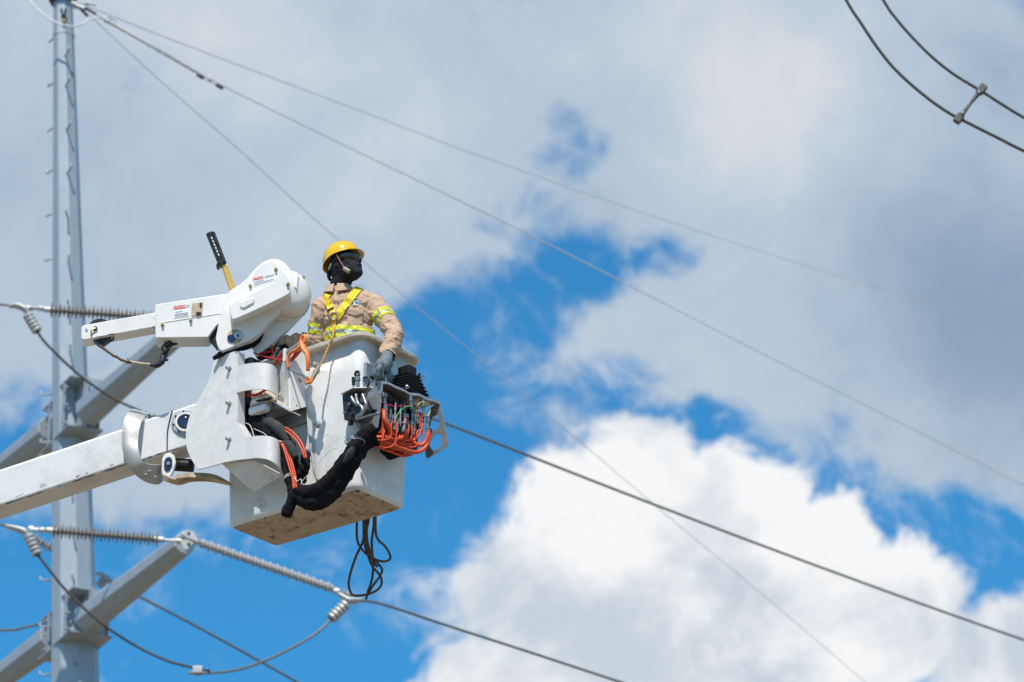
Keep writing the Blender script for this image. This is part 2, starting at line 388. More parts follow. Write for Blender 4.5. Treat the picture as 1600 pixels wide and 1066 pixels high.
finish('top_cap', mesh_of(stack_bm([octa(TOPZ, 1.45), octa(TOPZ + 0.05, 1.45), octa(TOPZ + 0.07, 1.0), octa(TOPZ + 0.4, 0.9)])), M['black_metal'], pole)
def zpx(py): return PD(100, py, YP).z
# step bolts: a row on the near facet and a row on the left side
sb = bmesh.new(); tube_bm([(0, 0, -0.02), (0, 0, 0.155), (0, 0.012, 0.165), (0, 0.05, 0.168)], 0.0125, sides=6, bm=sb, spline=False)
SBM = local_mesh(sb, M['steel'], 'step_bolt')
for i, py in enumerate([95, 142, 212, 280, 350, 420, 490, 560, 770, 845, 920, 990, 1050]):
    z = zpx(py); c = pole_at(z); r = pole_r(z) * 0.95
    d = Vector((0.12 if i % 2 else -0.05, -1, 0.05))
    if py < 300: d = Vector((0.45, -1, 0.1))
    Mx = axis_matrix(c + Vector((0.03, -r, 0)), d); place_copy(SBM, 'step_bolt', Mx, pole)
for i, py in enumerate([58, 128, 198, 264, 332, 402, 615, 690, 905, 978, 1053]):
    z = zpx(py); c = pole_at(z); r = pole_r(z) * 0.93
    yaw = 1.9 - 1.75 * min(1, py / 620)       # the bolt line turns a little round the shaft
    place_copy(SBM, 'step_bolt', axis_matrix(c + Vector((-r, 0.02, 0)), Vector((-1, yaw, 0.0))), pole)
# ring band and bird-nest of pins near the top
finish('top_band', mesh_of(stack_bm([octa(zpx(58), 1.04), octa(zpx(54), 1.04)])), M['steel'], pole)
for dx in (-0.03, 0.03):
    a = pole_at(zpx(42)) + Vector((0.02, -pole_r(zpx(42)), 0)); b = pole_at(zpx(24)) + Vector((0.02 + dx, -pole_r(zpx(24)) - 0.05, 0))
    finish('ground_lug', mesh_of(tube_bm([a, b], 0.016, sides=6)), M['black_metal'], pole)
finish('ground_clamp', mesh_of(lathe_bm([(-0.03, 0.02), (0, 0.03), (0.03, 0.02)], pole_at(zpx(42)) + Vector((0.02, -pole_r(zpx(42)) - 0.02, 0)), ZV, 8)), M['brass'], pole)
# brackets and arms, level and squared to the line: one set at each phase height
ARM_D = Vector((0.44, -0.90, 0.0)).normalized(); ARM_S = Vector((ARM_D.y, -ARM_D.x, 0)) * -1
def plate(c, ax_, ay_, az_, name='bracket_plate', bev=0.004):
    finish(name, mesh_of(box_bm(c, ax_, ay_, az_)), M['steel'], pole, bevel=bev, seg=1)
def bracket(py_top, py_bot, sgn):
    zt, zb = zpx(py_top), zpx(py_bot); zc = (zt + zb) / 2; h = (zt - zb) / 2
    d = ARM_D * sgn; s = ARM_S; c = pole_at(zc); r = pole_r(zc)
    for k, dp, sh in ((-0.80, 0.04, 0.0), (0.0, 0.19, 0.0), (0.78, 0.17, 0.0)):
        plate(c + d * (r * 0.93 + dp) + s * (k * r), d * dp, s * 0.011, ZV * h)
    plate(c + d * (r + 0.27) + s * r * 0.38, d * 0.012, s * r * 0.46, ZV * (h * 0.97), 'face_plate')
    for zz, kk in ((zt - 0.01, 0.8), (zb, 1.0)):
        plate(pole_at(zz) + d * (pole_at(zz) - pole_at(zz)).length + d * (r * 0.5 + 0.14), d * (r * 0.5 + 0.15), s * r * 0.98 * kk, ZV * 0.011, 'ring_plate')
    bb = [c + d * (r + 0.10) + s * (k * r * 0.8) + ZV * q * h * 0.7 for k in (-1, 1) for q in (-1, 0, 1)]
    for p in bb: finish('bracket_bolt', mesh_of(lathe_bm([(-0.03, 0.018), (0.03, 0.018)], p, s, 6)), M['steel'], pole)
    return c, r
def arm(base, tip, rb, rt, name='arm'):
    d = (tip - base).normalized(); x, y = frame(d); ring = []
    for p, r in ((base, rb), (base.lerp(tip, 0.5), (rb + rt) / 2), (tip, rt)):
        ring.append([p + (x * math.cos(2 * PI * (i + 0.5) / 8) + y * math.sin(2 * PI * (i + 0.5) / 8)) * r for i in range(8)])
    return finish(name, mesh_of(stack_bm(ring)), M['steel'], pole, bevel=0.012, seg=2, ang=20)
# lower pair
zl = zpx(975); c, r = bracket(942, 1012, 1); bracket(950, 1015, -1)
LA_TIP = PD(288, 850, YP - 2.45); base = PD(138, 968, YP - 0.50)
arm(base, LA_TIP, 0.215, 0.145)
e = LA_TIP; dd = (LA_TIP - base).normalized()
tp = [(278, 838), (283, 831), (294, 828), (304, 832), (308, 841), (305, 852), (299, 862), (294, 865), (286, 857)]
finish('end_plate', mesh_of(prism_bm([PD(x, y, YP - 2.62) for x, y in tp], YV * 0.025)), M['clamp'], pole, bevel=0.005)
for x, y in ((295, 833), (295, 850)):
    finish('pin_hole', mesh_of(lathe_bm([(0, 0.018), (0.02, 0.018)], PD(x, y, YP - 2.63), YV, 10)), M['black_metal'], pole)
arm(PD(84, 996, YP + 0.45), PD(-70, 1112, YP + 2.5), 0.205, 0.145)
# upper pair
bracket(612, 690, 1); bracket(622, 692, -1)
arm(PD(138, 644, YP - 0.50), PD(300, 500, YP - 2.6), 0.205, 0.15)
arm(PD(80, 672, YP + 0.42), PD(-60, 780, YP + 2.4), 0.195, 0.14)
UA_TIP = PD(300, 500, YP - 2.6)

# ------------------------------------------------------------------ insulators, clamps and wires
def insulator(p0, p1, label, mat, nshed=27, rr=0.095, core=0.030, group='polymer dead-end insulators'):
    d = (p1 - p0).normalized(); L = (p1 - p0).length
    t = thing('insulator_string', label, 'insulator', p0, group)
    finish('core_rod', mesh_of(tube_bm([p0, p1], core, sides=10)), mat, t, smooth=True)
    for a, q in ((p0, -d), (p1, d)):
        finish('end_fitting', mesh_of(lathe_bm([(-0.06, 0.036), (0.05, 0.036), (0.06, 0.018), (0.20, 0.018), (0.21, 0.034), (0.27, 0.034)], a, q, 10)), M['clamp'], t, smooth=False)
    bms = bmesh.new(); lathe_bm([(-0.012, core), (0.0, rr), (0.006, rr), (0.02, core)], (0, 0, 0), ZV, 18, bms); big = local_mesh(bms, mat, 'shed')
    bms = bmesh.new(); lathe_bm([(-0.010, core), (0.0, rr * 0.8), (0.006, rr * 0.8), (0.018, core)], (0, 0, 0), ZV, 18, bms); small = local_mesh(bms, mat, 'shed')
    for i in range(nshed):
        p = p0.lerp(p1, (i + 0.7) / (nshed + 0.4))
        place_copy(big if i % 2 == 0 else small, 'shed', axis_matrix(p, d), t)
    return t
def wire(name, pts, r, mat, label, cat='wire', group=None, sides=8, n=None, wob=0):
    w_ = [Vector(p) for p in pts]
    return finish(name, mesh_of(tube_bm(w_, r, n=n or 10 * len(w_), sides=sides)), mat, smooth=True, org=w_[0], label=label, cat=cat, group=group)
def PT(lst): return [PD(*q) for q in lst]
def strain_clamp(pts, rib_from, rib_to, label, size=0.05, ribs=5):
    """cast clamp: curved body, keeper with U-bolts along its tail"""
    P = [Vector(p) for p in pts]
    t = thing('strain_clamp', label, 'cable clamp', P[0], 'dead-end strain clamps')
    finish('body', mesh_of(tube_bm(P, [size * 0.7, size * 1.25, size * 1.5, size, size * 0.8], sides=10, flat=0.55)), M['clamp'], t, smooth=True)
    a, b = Vector(rib_from), Vector(rib_to); d = (b - a)
    finish('keeper', mesh_of(tube_bm([a, b], size * 0.75, sides=8)), M['cable'], t, smooth=True)
    for i in range(ribs):
        finish('u_bolt', mesh_of(lathe_bm([(-0.022, size * 0.9), (-0.014, size * 1.35), (0.014, size * 1.35), (0.022, size * 0.9)], a + d * ((i + 0.4) / ribs), d, 10)), M['clamp'], t)
    return t
YL = YP - 2.6            # depth of the near phase conductors
insulator(PD(80, 829, YL - 0.05), PD(249, 843, YL), 'brown-grey ribbed insulator beside the lower arm, left of its end plate', M['polymer'])
insulator(PD(312, 848, YL), PD(520, 920, YL + 1.1), 'pale thin ribbed insulator sloping down right from the lower arm end plate', M['polymer_pale'], 36, 0.062, 0.019)
insulator(PD(76, 484, YL - 0.05), PD(292, 500, YL), 'brown-grey ribbed insulator above the upper arm, partly behind the white jib', M['polymer'], 33)
insulator(PD(50, 840, YP + 0.8), PD(100, 868, YP + 0.9), 'short stub of insulator showing just left behind the pole', M['polymer_pale'], 9, 0.08)
# clamps
strain_clamp(PT([(14, 479, YL - 0.1), (26, 478, YL - 0.1), (40, 484, YL - 0.1), (46, 494, YL - 0.1), (50, 503, YL - 0.1)]), PD(43, 492, YL - 0.1), PD(59, 519, YL - 0.1), 'silver ribbed strain clamp at the left edge, above the boom')
strain_clamp(PT([(8, 822, YL - 0.1), (24, 826, YL - 0.1), (40, 832, YL - 0.1), (46, 844, YL - 0.1), (50, 852, YL - 0.1)]), PD(44, 836, YL - 0.1), PD(59, 868, YL - 0.1), 'silver ribbed strain clamp at the left edge, just below the boom')
strain_clamp(PT([(528, 928, YL + 1.1), (545, 938, YL + 1.1), (552, 939, YL + 1.1), (560, 938, YL + 1.1), (566, 938, YL + 1.1)]), PD(541, 944, YL + 1.05), PD(516, 968, YL + 1.0), 'white ribbed strain clamp below the hanging rope loops', 0.055)
strain_clamp(PT([(150, 896, YP + 0.9), (160, 899, YP + 0.9), (170, 906, YP + 0.9), (178, 913, YP + 0.9), (184, 916, YP + 0.9)]), PD(166, 903, YP + 0.9), PD(154, 916, YP + 0.9), 'small silver strain clamp tucked between pole and lower arm', 0.045, 3)
for a, b, lab in (((46, 480), (78, 484), 'upper'), ((46, 828), (82, 829), 'lower')):
    p, q = PD(*a, YL - 0.1), PD(*b, YL - 0.05); d = (q - p); t = thing('link_fitting', 'short steel link joining the %s left clamp to its insulator' % lab, 'line hardware', p, 'links between clamp and insulator')
    finish('link_bar', mesh_of(tube_bm([p, q], 0.016, sides=8)), M['clamp'], t, smooth=True)
    finish('clevis', mesh_of(lathe_bm([(-0.05, 0.02), (-0.03, 0.035), (0.03, 0.035), (0.05, 0.02)], p + d * 0.55, d, 8)), M['clamp'], t)
t = thing('link_fitting', 'steel link between the pale insulator and the white strain clamp', 'line hardware', PD(520, 920, YL + 1.1), 'links between clamp and insulator')
finish('link_bar', mesh_of(tube_bm(PT([(520, 920, YL + 1.1), (545, 936, YL + 1.1)]), 0.02, sides=8)), M['clamp'], t)
finish('clevis', mesh_of(lathe_bm([(-0.05, 0.02), (-0.03, 0.035), (0.03, 0.035), (0.05, 0.02)], PD(526, 924, YL + 1.1), XV, 8)), M['clamp'], t)
# conductors
wire('conductor', PT([(-300, 466, YL - 1.2), (-100, 472, YL - 0.5), (0, 476, YL - 0.15), (20, 479, YL - 0.1)]), 0.015, M['cable'], 'thin conductor entering at the left edge above the boom', 'wire')
wire('conductor', PT([(-300, 800, YL - 1.2), (-100, 814, YL - 0.5), (0, 820, YL - 0.15), (20, 824, YL - 0.1)]), 0.015, M['cable'], 'thin conductor entering at the left edge under the boom')
wire('conductor', PT([(300, 500, YL), (500, 590, YL + 1), (697, 662, YL + 3), (1000, 780, YL + 6), (1300, 893, YL + 9), (1600, 1000, YL + 12), (1900, 1098, YL + 15)]), 0.0185, M['cable'], 'thick conductor running from behind the bucket controls across the white cloud')
wire('conductor', PT([(562, 938, YL + 1.1), (600, 945, YL + 1.4), (700, 978, YL + 2.4), (830, 1020, YL + 3.6), (970, 1066, YL + 5), (1150, 1124, YL + 7)]), 0.0175, M['cable'], 'conductor leaving the white strain clamp towards the bottom edge')
wire('conductor', PT([(178, 910, YP + 0.9), (215, 931, YP + 1.0), (300, 975, YP + 1.4), (400, 1030, YP + 2), (465, 1066, YP + 2.4), (560, 1118, YP + 3)]), 0.018, M['cable'], 'conductor sloping from between pole and arm to the bottom edge')
wire('conductor', PT([(-200, 985, YP + 3), (0, 985, YP + 1.5), (40, 980, YP + 1.2), (84, 970, YP + 1.0)]), 0.018, M['cable'], 'blurred conductor entering low at the left edge to the pole')
wire('jumper_cable', PT([(57, 517, YL - 0.1), (75, 540, YL - 0.1), (120, 583, YL - 0.05), (160, 612, YL), (200, 634, YL), (260, 656, YL), (330, 668, YL), (400, 655, YL + 0.3), (460, 620, YL + 0.7), (497, 589, YL + 1.0)]), 0.0165, M['cable_dark'], 'jumper cable drooping from the upper left clamp behind the boom', 'jumper cable', 'jumper cables under the arms')
wire('jumper_cable', PT([(58, 866, YL - 0.1), (75, 888, YL - 0.1), (110, 930, YL - 0.1), (160, 975, YL - 0.1), (210, 1008, YL), (260, 1032, YL), (305, 1044, YL), (328, 1048, YL)]), 0.0165, M['cable_dark'], 'dark jumper cable drooping across the pole to the small connector', 'jumper cable', 'jumper cables under the arms')
wire('jumper_cable', PT([(294, 1051, YL), (320, 1052, YL), (370, 1047, YL + 0.2), (420, 1030, YL + 0.5), (470, 1005, YL + 0.8), (500, 985, YL + 0.95), (518, 967, YL + 1.0)]), 0.0165, M['cable'], 'pale jumper cable curving up to the white strain clamp', 'jumper cable', 'jumper cables under the arms')
p = PD(309, 1048, YL)
t = thing('cable_connector', 'small white bolted connector joining two jumper cables near the bottom edge', 'cable clamp', p)
finish('body', mesh_of(box_bm(p, XV * 0.06, YV * 0.05, ZV * 0.045)), M['clamp'], t, bevel=0.012)
finish('bolt', mesh_of(lathe_bm([(-0.07, 0.016), (0.07, 0.016)], p, ZV, 6)), M['clamp'], t)
# shield wires from the pole top
YT = YP - 0.2
wire('shield_wire', PT([(165, 30, YT), (250, 78, YT), (340, 130, YT + 1), (520, 218, YT + 3), (700, 305, YT + 5), (870, 388, YT + 8), (1100, 506, YT + 11), (1350, 632, YT + 15), (1600, 758, YT + 19), (1850, 880, YT + 22)]), 0.009, M['wire_pale'], 'pale shield wire from the pole top, steeper of the two long ones', 'wire')
wire('shield_wire', PT([(128, 6, YT + 0.5), (250, 55, YT + 2), (400, 112, YT + 5), (560, 172, YT + 9), (740, 240, YT + 14), (1000, 331, YT + 22), (1250, 412, YT + 30), (1450, 472, YT + 36), (1600, 514, YT + 42), (1800, 566, YT + 48)]), 0.0085, M['wire_pale'], 'faint high shield wire from the pole top, shallower of the two long ones', 'wire')
wire('guy_wire', PT([(140, 24, YT), (250, 126, YT + 2), (380, 240, YT + 4), (500, 350, YT + 7), (640, 470, YT + 10), (750, 560, YT + 13), (880, 668, YT + 17), (1050, 812, YT + 22), (1200, 936, YT + 27), (1352, 1066, YT + 32), (1500, 1190, YT + 38)]), 0.0065, M['wire_pale'], 'faint steep wire passing behind the worker and down over the white cloud', 'wire')
t = thing('preformed_grip', 'twisted pinkish dead-end grip wrapped on the wire by the pole top', 'line hardware', PD(168, 33, YT))
for k in range(3):
    P = []
    a, b = PD(170, 34, YT), PD(314, 117, YT + 0.8)
    x, y = frame(b - a)
    for i in range(90):
        an = i * 0.75 + k * 2.1; P.append(a.lerp(b, i / 89) + (x * math.cos(an) + y * math.sin(an)) * 0.016)
    finish('strand', mesh_of(tube_bm(P, 0.008, sides=5, spline=False)), M['brass'] if k == 0 else M['wire_pale'], t, smooth=True)
t = thing('vibration_damper', 'small dumbbell vibration damper hanging on the wire right of the pole', 'line hardware', PD(329, 124, YT + 0.9))
finish('damper_clamp', mesh_of(box_bm(PD(328, 122, YT + 0.9), XV * 0.03, YV * 0.02, ZV * 0.045)), M['clamp'], t, bevel=0.008)
finish('messenger', mesh_of(tube_bm(PT([(312, 118, YT + 0.9), (328, 128, YT + 0.9), (344, 136, YT + 0.9)]), 0.007, sides=6)), M['steel'], t)
for (x, y) in ((313, 119), (343, 135)):
    finish('weight', mesh_of(lathe_bm([(-0.055, 0.012), (-0.05, 0.027), (0.05, 0.03), (0.06, 0.012)], PD(x, y, YT + 0.9), PD(344, 136, YT) - PD(312, 118, YT), 10)), M['black_metal'], t, smooth=False)
wire('ground_jumper', PT([(40, -6, YT - 0.1), (62, 18, YT - 0.15), (85, 34, YT - 0.2), (108, 41, YT - 0.22), (126, 39, YT - 0.1), (143, 30, YT), (168, 28, YT)]), 0.012, M['wire_pale'], 'thin pinkish ground jumper looping past the pole top', 'wire')
t = thing('shackle_assembly', 'tangle of shackles and rods fixed at the right of the pole top', 'line hardware', PD(128, 8, YT))
finish('shackle_link', mesh_of(tube_bm(PT([(112, 4, YT), (122, 10, YT), (132, 14, YT)]), 0.03, sides=8)), M['clamp'], t)
for a, b, r_ in (((124, 12), (137, 25), 0.022), ((132, 12), (150, 22), 0.02), ((134, 4), (150, 8), 0.016), ((146, 20), (170, 34), 0.014)):
    finish('turnbuckle_rod', mesh_of(tube_bm(PT([(*a, YT), (*b, YT)]), r_, sides=8)), M['black_metal'] if r_ > 0.019 else M['steel'], t)
for x, y in ((119, 8), (127, 9), (133, 10), (168, 30), (174, 33)):
    finish('shackle_ring', mesh_of(tube_bm([PD(x, y, YT) + Vector((math.cos(a) * 0.045, 0.01, math.sin(a) * 0.045)) for a in [i * PI / 6 for i in range(13)]], 0.012, sides=6)), M['clamp'], t)
# twin bundle, nearer, upper right
YB_ = 33.0
A = [(1262, -110), (1322, 0), (1345, 36), (1372, 76), (1400, 110), (1440, 146), (1480, 175), (1520, 196), (1560, 216), (1600, 236), (1700, 280)]
B = [(1310, -120), (1380, 0), (1400, 29), (1425, 58), (1455, 88), (1490, 116), (1534, 143), (1570, 166), (1600, 184), (1700, 240)]
wire('bundle_conductor', [PD(x, y, YB_) for x, y in A], 0.0155, M['cable_dark'], 'lower dark cable of the twin bundle in the upper right corner', 'wire', 'twin bundle cables')
wire('bundle_conductor', [PD(x, y, YB_) for x, y in B], 0.0145, M['cable_dark'], 'upper dark cable of the twin bundle in the upper right corner', 'wire', 'twin bundle cables')
a, b = PD(1500, 183, YB_ - 0.01), PD(1532, 142, YB_ - 0.01); d = (b - a).normalized()
t = thing('bundle_spacer', 'short grey spacer bar clamped between the twin cables, upper right', 'line hardware', a)
finish('bar', mesh_of(tube_bm([a, a.lerp(b, 0.15), a.lerp(b, 0.5), a.lerp(b, 0.85), b], [0.034, 0.022, 0.014, 0.022, 0.034], sides=10)), M['spacer'], t, smooth=True)
for q, k in ((a, -1), (b, 1)):
    finish('clamp_jaw', mesh_of(box_bm(q + d * 0.02 * k, d.cross(YV) * 0.036, YV * 0.03, d * 0.05)), M['spacer'], t, bevel=0.012)
    finish('clamp_bolt', mesh_of(lathe_bm([(-0.045, 0.012), (0.045, 0.012)], q - d * 0.035 * k, YV, 8)), M['steel'], t)
# ------------------------------------------------------------------ aerial lift: bucket frame of reference
# u runs along the long side towards the near corner, w across the bucket away from the camera, z up
r0 = ray(559, 763); K0 = CAM + r0 * (25.0 / F)
UV_ = Vector((0.778, -0.628, 0)).normalized(); WV_ = Vector((0.628, 0.778, 0)).normalized(); WV_ = (WV_ - UV_ * WV_.dot(UV_)).normalized()
def L(u, w, z): return K0 + UV_ * u + WV_ * w + ZV * z
def PW(px, py, w): return on_plane(px, py, K0 + WV_ * w, WV_)
def PU(px, py, u): return on_plane(px, py, K0 + UV_ * u, UV_)
def PZ(px, py, z): return on_plane(px, py, Vector((0, 0, z)), ZV)
def poly_sheet(name, pts, th, mat, parent, bevel=0.0015):
    bm = bmesh.new(); bm.faces.new([bm.verts.new(p) for p in pts])
    me = bpy.data.meshes.new(name); bm.to_mesh(me); bm.free()
    return finish(name, me, mat, parent, solid=th, bevel=bevel, seg=1)
def bolt_at(p, d, r, parent, mat=None, name='bolt', h=0.015):
    return finish(name, mesh_of(lathe_bm([(-0.01, r * 1.35), (0.003, r * 1.35), (0.003, r), (h, r), (h + 0.003, r * 0.7)], p, d, 10)), mat or M['bolt'], parent)
def rrect(u0, u1, w0, w1, z, rad, k=10):
    pts = []
    for cu, cw, a0 in ((u1 - rad, w1 - rad, 0), (u0 + rad, w1 - rad, 90), (u0 + rad, w0 + rad, 180), (u1 - rad, w0 + rad, 270)):
        for i in range(k + 1):
            a = math.radians(a0 + 90 * i / k); pts.append(L(cu + rad * math.cos(a), cw + rad * math.sin(a), z))
    return pts
H = 1.03; BL, BW = 1.115, 0.475
def ring_at(z, out=0.0, rad=0.06):
    t = z / H; g = 0.03 * t
    return rrect(-BL - g - out, g + out, -g - out, BW + g + out, z, max(0.01, rad + out))
bucket = thing('aerial_bucket', 'worn white fibreglass work bucket with stained underside carrying the worker', 'lift bucket', L(-0.5, 0.24, 0))
bm = bmesh.new()
prof = [(0.028, 0.0), (0.05, 0.0), (0.2, 0), (0.4, 0), (0.6, 0), (0.8, 0), (H - 0.02, 0.0)]
rings = [ring_at(0.006, -0.022), ring_at(0.018, -0.006)] + [ring_at(z, o) for z, o in prof] + [ring_at(H - 0.02, -0.012), ring_at(0.6, -0.012), ring_at(0.06, -0.014), ring_at(0.05, -0.04)]
R = [[bm.verts.new(p) for p in r] for r in rings]; nn = len(R[0])
for a, b in zip(R, R[1:]):
    for i in range(nn): bm.faces.new((a[i], a[(i + 1) % nn], b[(i + 1) % nn], b[i]))
bm.faces.new(R[-1])
finish('shell', mesh_of(bm), M['white_worn'], bucket, smooth=True)
bm = stack_bm([ring_at(0.0, -0.03), ring_at(0.007, -0.021)])
finish('underside', mesh_of(bm), M['bottom'], bucket, bevel=0.002, seg=1)
# folded lip
bm = bmesh.new()
lip = [(H - 0.020, 0.001), (H - 0.021, 0.046), (H - 0.017, 0.052), (H + 0.006, 0.054), (H + 0.011, 0.048), (H + 0.012, 0.004), (H + 0.006, -0.014), (H - 0.05, -0.016)]
R = []
for q, (z, o) in enumerate(lip):
    rr = ring_at(z, o, 0.07)
    R.append([bm.verts.new(p + ZV * 0.006 * noise.noise(p * 7) + (UV_ + WV_) * 0.003 * noise.noise(p * 19)) for p in rr])
for a, b in zip(R, R[1:] + R[:1]):
    for i in range(nn): bm.faces.new((a[i], a[(i + 1) % nn], b[(i + 1) % nn], b[i]))
finish('lip', mesh_of(bm), M['rim'], bucket, bevel=0.004, seg=2)
# moulded mounting rib on the long side
u1, u2 = -0.40, -0.275
def ribring(z, d, sp=1.0):
    uc = (u1 + u2) / 2; h = (u2 - u1) / 2 * sp
    g = -0.03 * z / H - 0.001
    return [L(uc - h, g + 0.004, z), L(uc - h * 0.75, g - d, z), L(uc + h * 0.45, g - d, z), L(uc + h * 1.0, g - d * 0.35, z), L(uc + h * 1.5, g + 0.004, z)]
finish('mounting_rib', mesh_of(stack_bm([ribring(0.14, 0.004, 0.15), ribring(0.22, 0.02, 0.45), ribring(0.45, 0.045, 0.85), ribring(0.70, 0.06, 1), ribring(0.86, 0.06, 1), ribring(0.90, 0.004, 0.9)])), M['white'], bucket, bevel=0.012, seg=3, ang=15)
for x, y in ((497, 664), (494, 571)): bolt_at(PW(x, y, -0.085), -WV_, 0.016, bucket, h=0.025)
# two small drain holes and a repaired white chip at the corner
finish('drain_hole', mesh_of(lathe_bm([(0, 0.012), (0.003, 0.012)], L(-0.035, 0.04, -0.003), ZV, 12)), M['black'], bucket)

# ---------------------------------------------------------------- boom
YBM = PW(330, 650, -0.22).y
boom = thing('boom_arm', 'white square telescopic boom arm rising from the left edge to the bucket', 'boom', PD(0, 770, YBM))
def line_y(x, x0, y0, x1, y1): return y0 + (y1 - y0) * (x - x0) / (x1 - x0)
XL = -2300
top = lambda x: line_y(x, 0, 732.5, 192, 668.5)
bot = lambda x: line_y(x, 0, 791, 192, 727.5)
pts = [PD(XL, top(XL), YBM), PD(212, top(212), YBM), PD(212, bot(212), YBM), PD(XL, bot(XL), YBM)]
finish('outer_section', mesh_of(prism_bm(pts, YV * 0.235)), M['boom'], boom, bevel=0.022, seg=4)
pts = [PD(200, 664, YBM + 0.015), PD(360, 611, YBM + 0.015), PD(360, 676, YBM + 0.015), PD(216, 722, YBM + 0.015), PD(206, 716, YBM + 0.015)]
finish('inner_section', mesh_of(prism_bm(pts, YV * 0.20)), M['boom'], boom, bevel=0.018, seg=3)
# weld seam and stained underside strips
finish('joint_seam', mesh_of(tube_bm(PT([(269, 641, YBM + 0.012), (262, 672, YBM + 0.011), (261, 703, YBM + 0.012)]), 0.004, sides=6)), M['black_metal'], boom)
def grime(name, pts, r, parent, n=120, th=0.45):
    """broken bead of grease and chipped paint along an edge"""
    P = catmull(pts, n); bm = bmesh.new(); run = []
    for i, p in enumerate(P):
        v = noise.noise(p * 9) + 0.5 * noise.noise(p * 31)
        if v > -th and i < len(P) - 1: run.append(p + ZV * 0.006 * noise.noise(p * 23))
        else:
            if len(run) > 2: tube_bm(run, [r * (0.35 + 0.9 * abs(noise.noise(q * 17))) for q in run], sides=6, bm=bm, spline=False)
            run = []
    if bm.faces: finish(name, mesh_of(bm), M['grime'], parent)
M['grime'] = pmat('grease_and_chips', (0.05, 0.042, 0.035), 0.8, var=0.4, vscale=20)
grime('grease_line', [PD(x, bot(x) - 0.5, YBM + 0.008) for x in (-300, -150, 0, 60, 120, 180, 205)], 0.006, boom, 260, 0.12)
grime('grease_line', [PD(x, bot(x) - 7, YBM - 0.0) for x in (-100, 0, 60, 120, 200)], 0.0035, boom, 200, -0.25)
grime('grease_line', [PD(218, 720, YBM + 0.016), PD(262, 706, YBM + 0.014), PD(300, 694, YBM + 0.014)], 0.006, boom, 90, 0.2)
# rolled steel collar at the boom end
ca = [(214, 641, .16), (205, 641, .06), (195, 655, -.03), (191, 685, -.05), (194, 710, -.05), (206, 735, -.03), (224, 751, .02), (244, 757, .06), (254, 752, .10)]
cb = [(240, 650, .16), (231, 648, .06), (220, 662, -.04), (215.5, 690, -.06), (217, 706, -.07), (224, 722, -.06), (238, 726, -.03), (250, 726, .0), (255, 729, .05)]
A = [PD(x, y, YBM + q) for x, y, q in ca]; B = [PD(x, y, YBM + q) for x, y, q in cb]
finish('collar', mesh_of(sheet_bm(A, B, 44, sag=Vector((-0.006, -0.008, 0)), m_=6)), M['collar'], boom, smooth=True, solid=0.012)
for x, y in ((228, 742), (234, 737), (243, 746)): bolt_at(PD(x, y, YBM - 0.03), -YV, 0.007, boom, M['bolt'])
for x, y in ((226, 646), (233, 649), (238, 651)): finish('roller', mesh_of(lathe_bm([(-0.05, 0.012), (0.05, 0.012)], PD(x, y, YBM + 0.12), YV, 8)), M['steel'], boom)
# porthole
c = PD(290, 661, YBM + 0.012)
d = -YV
finish('port_flange', mesh_of(lathe_bm([(-0.02, 0.092), (0.006, 0.092), (0.010, 0.085), (0.010, 0.062), (-0.004, 0.060)], c, d, 28)), M['steel'], boom)
finish('port_ring', mesh_of(lathe_bm([(0.008, 0.068), (0.024, 0.066), (0.024, 0.054), (0.010, 0.052)], c, d, 28)), M['white'], boom, smooth=False)
finish('port_lens', mesh_of(lathe_bm([(0.0, 0.053), (0.014, 0.050), (0.020, 0.03), (0.022, 0.001)], c, d, 28)), M['glass'], boom, smooth=True)
for i in range(8):
    a = i * PI / 4 + 0.2; bolt_at(c + Vector((math.cos(a) * 0.078, -0.01, math.sin(a) * 0.078)), d, 0.005, boom, M['black_metal'], h=0.006)
# sheave cheek, dark sheave and stained skid plate under the boom
o = [(253, 716), (258, 709), (266, 707), (273, 712), (275, 722), (270, 738), (262, 750), (255, 748), (252, 735)]
finish('sheave_cheek', mesh_of(prism_bm([PD(x, y, YBM - 0.02) for x, y in o], YV * 0.05)), M['white'], boom, bevel=0.008, seg=3)
o = [(256, 722), (259, 715), (265, 713), (269, 717), (269, 727), (265, 735), (259, 737), (256, 731)]
finish('sheave', mesh_of(prism_bm([PD(x, y, YBM - 0.03) for x, y in o], YV * 0.03)), M['glass'], boom, bevel=0.006, seg=3)
finish('sheave_pin', mesh_of(lathe_bm([(-0.01, 0.014), (0.012, 0.012)], PD(263, 725, YBM - 0.03), -YV, 10)), M['chrome'], boom)
finish('tip_cylinder', mesh_of(tube_bm(PT([(272, 726, YBM + 0.1), (303, 728, YBM + 0.1)]), 0.042, sides=16)), M['black'], boom, smooth=False)
A = PT([(254, 741, YBM - 0.03), (275, 748, YBM - 0.04), (300, 742, YBM - 0.02), (330, 745, YBM), (362, 757, YBM + 0.02)])
B = PT([(260, 752, YBM + 0.06), (280, 757, YBM + 0.06), (300, 752, YBM + 0.06), (330, 752, YBM + 0.07), (364, 759, YBM + 0.05)])
finish('skid_plate', mesh_of(sheet_bm(A, B, 24)), M['tan'], boom, smooth=True, solid=0.012)
A = PT([(275, 742, YBM - 0.05), (300, 739, YBM - 0.03), (335, 742, YBM), (364, 757, YBM + 0.02)])
B = PT([(275, 748, YBM - 0.05), (300, 746, YBM - 0.04), (335, 749, YBM - 0.02), (364, 758.5, YBM + 0.02)])
finish('skid_rail', mesh_of(sheet_bm(A, B, 20)), M['tan'], boom, smooth=True, solid=0.006)

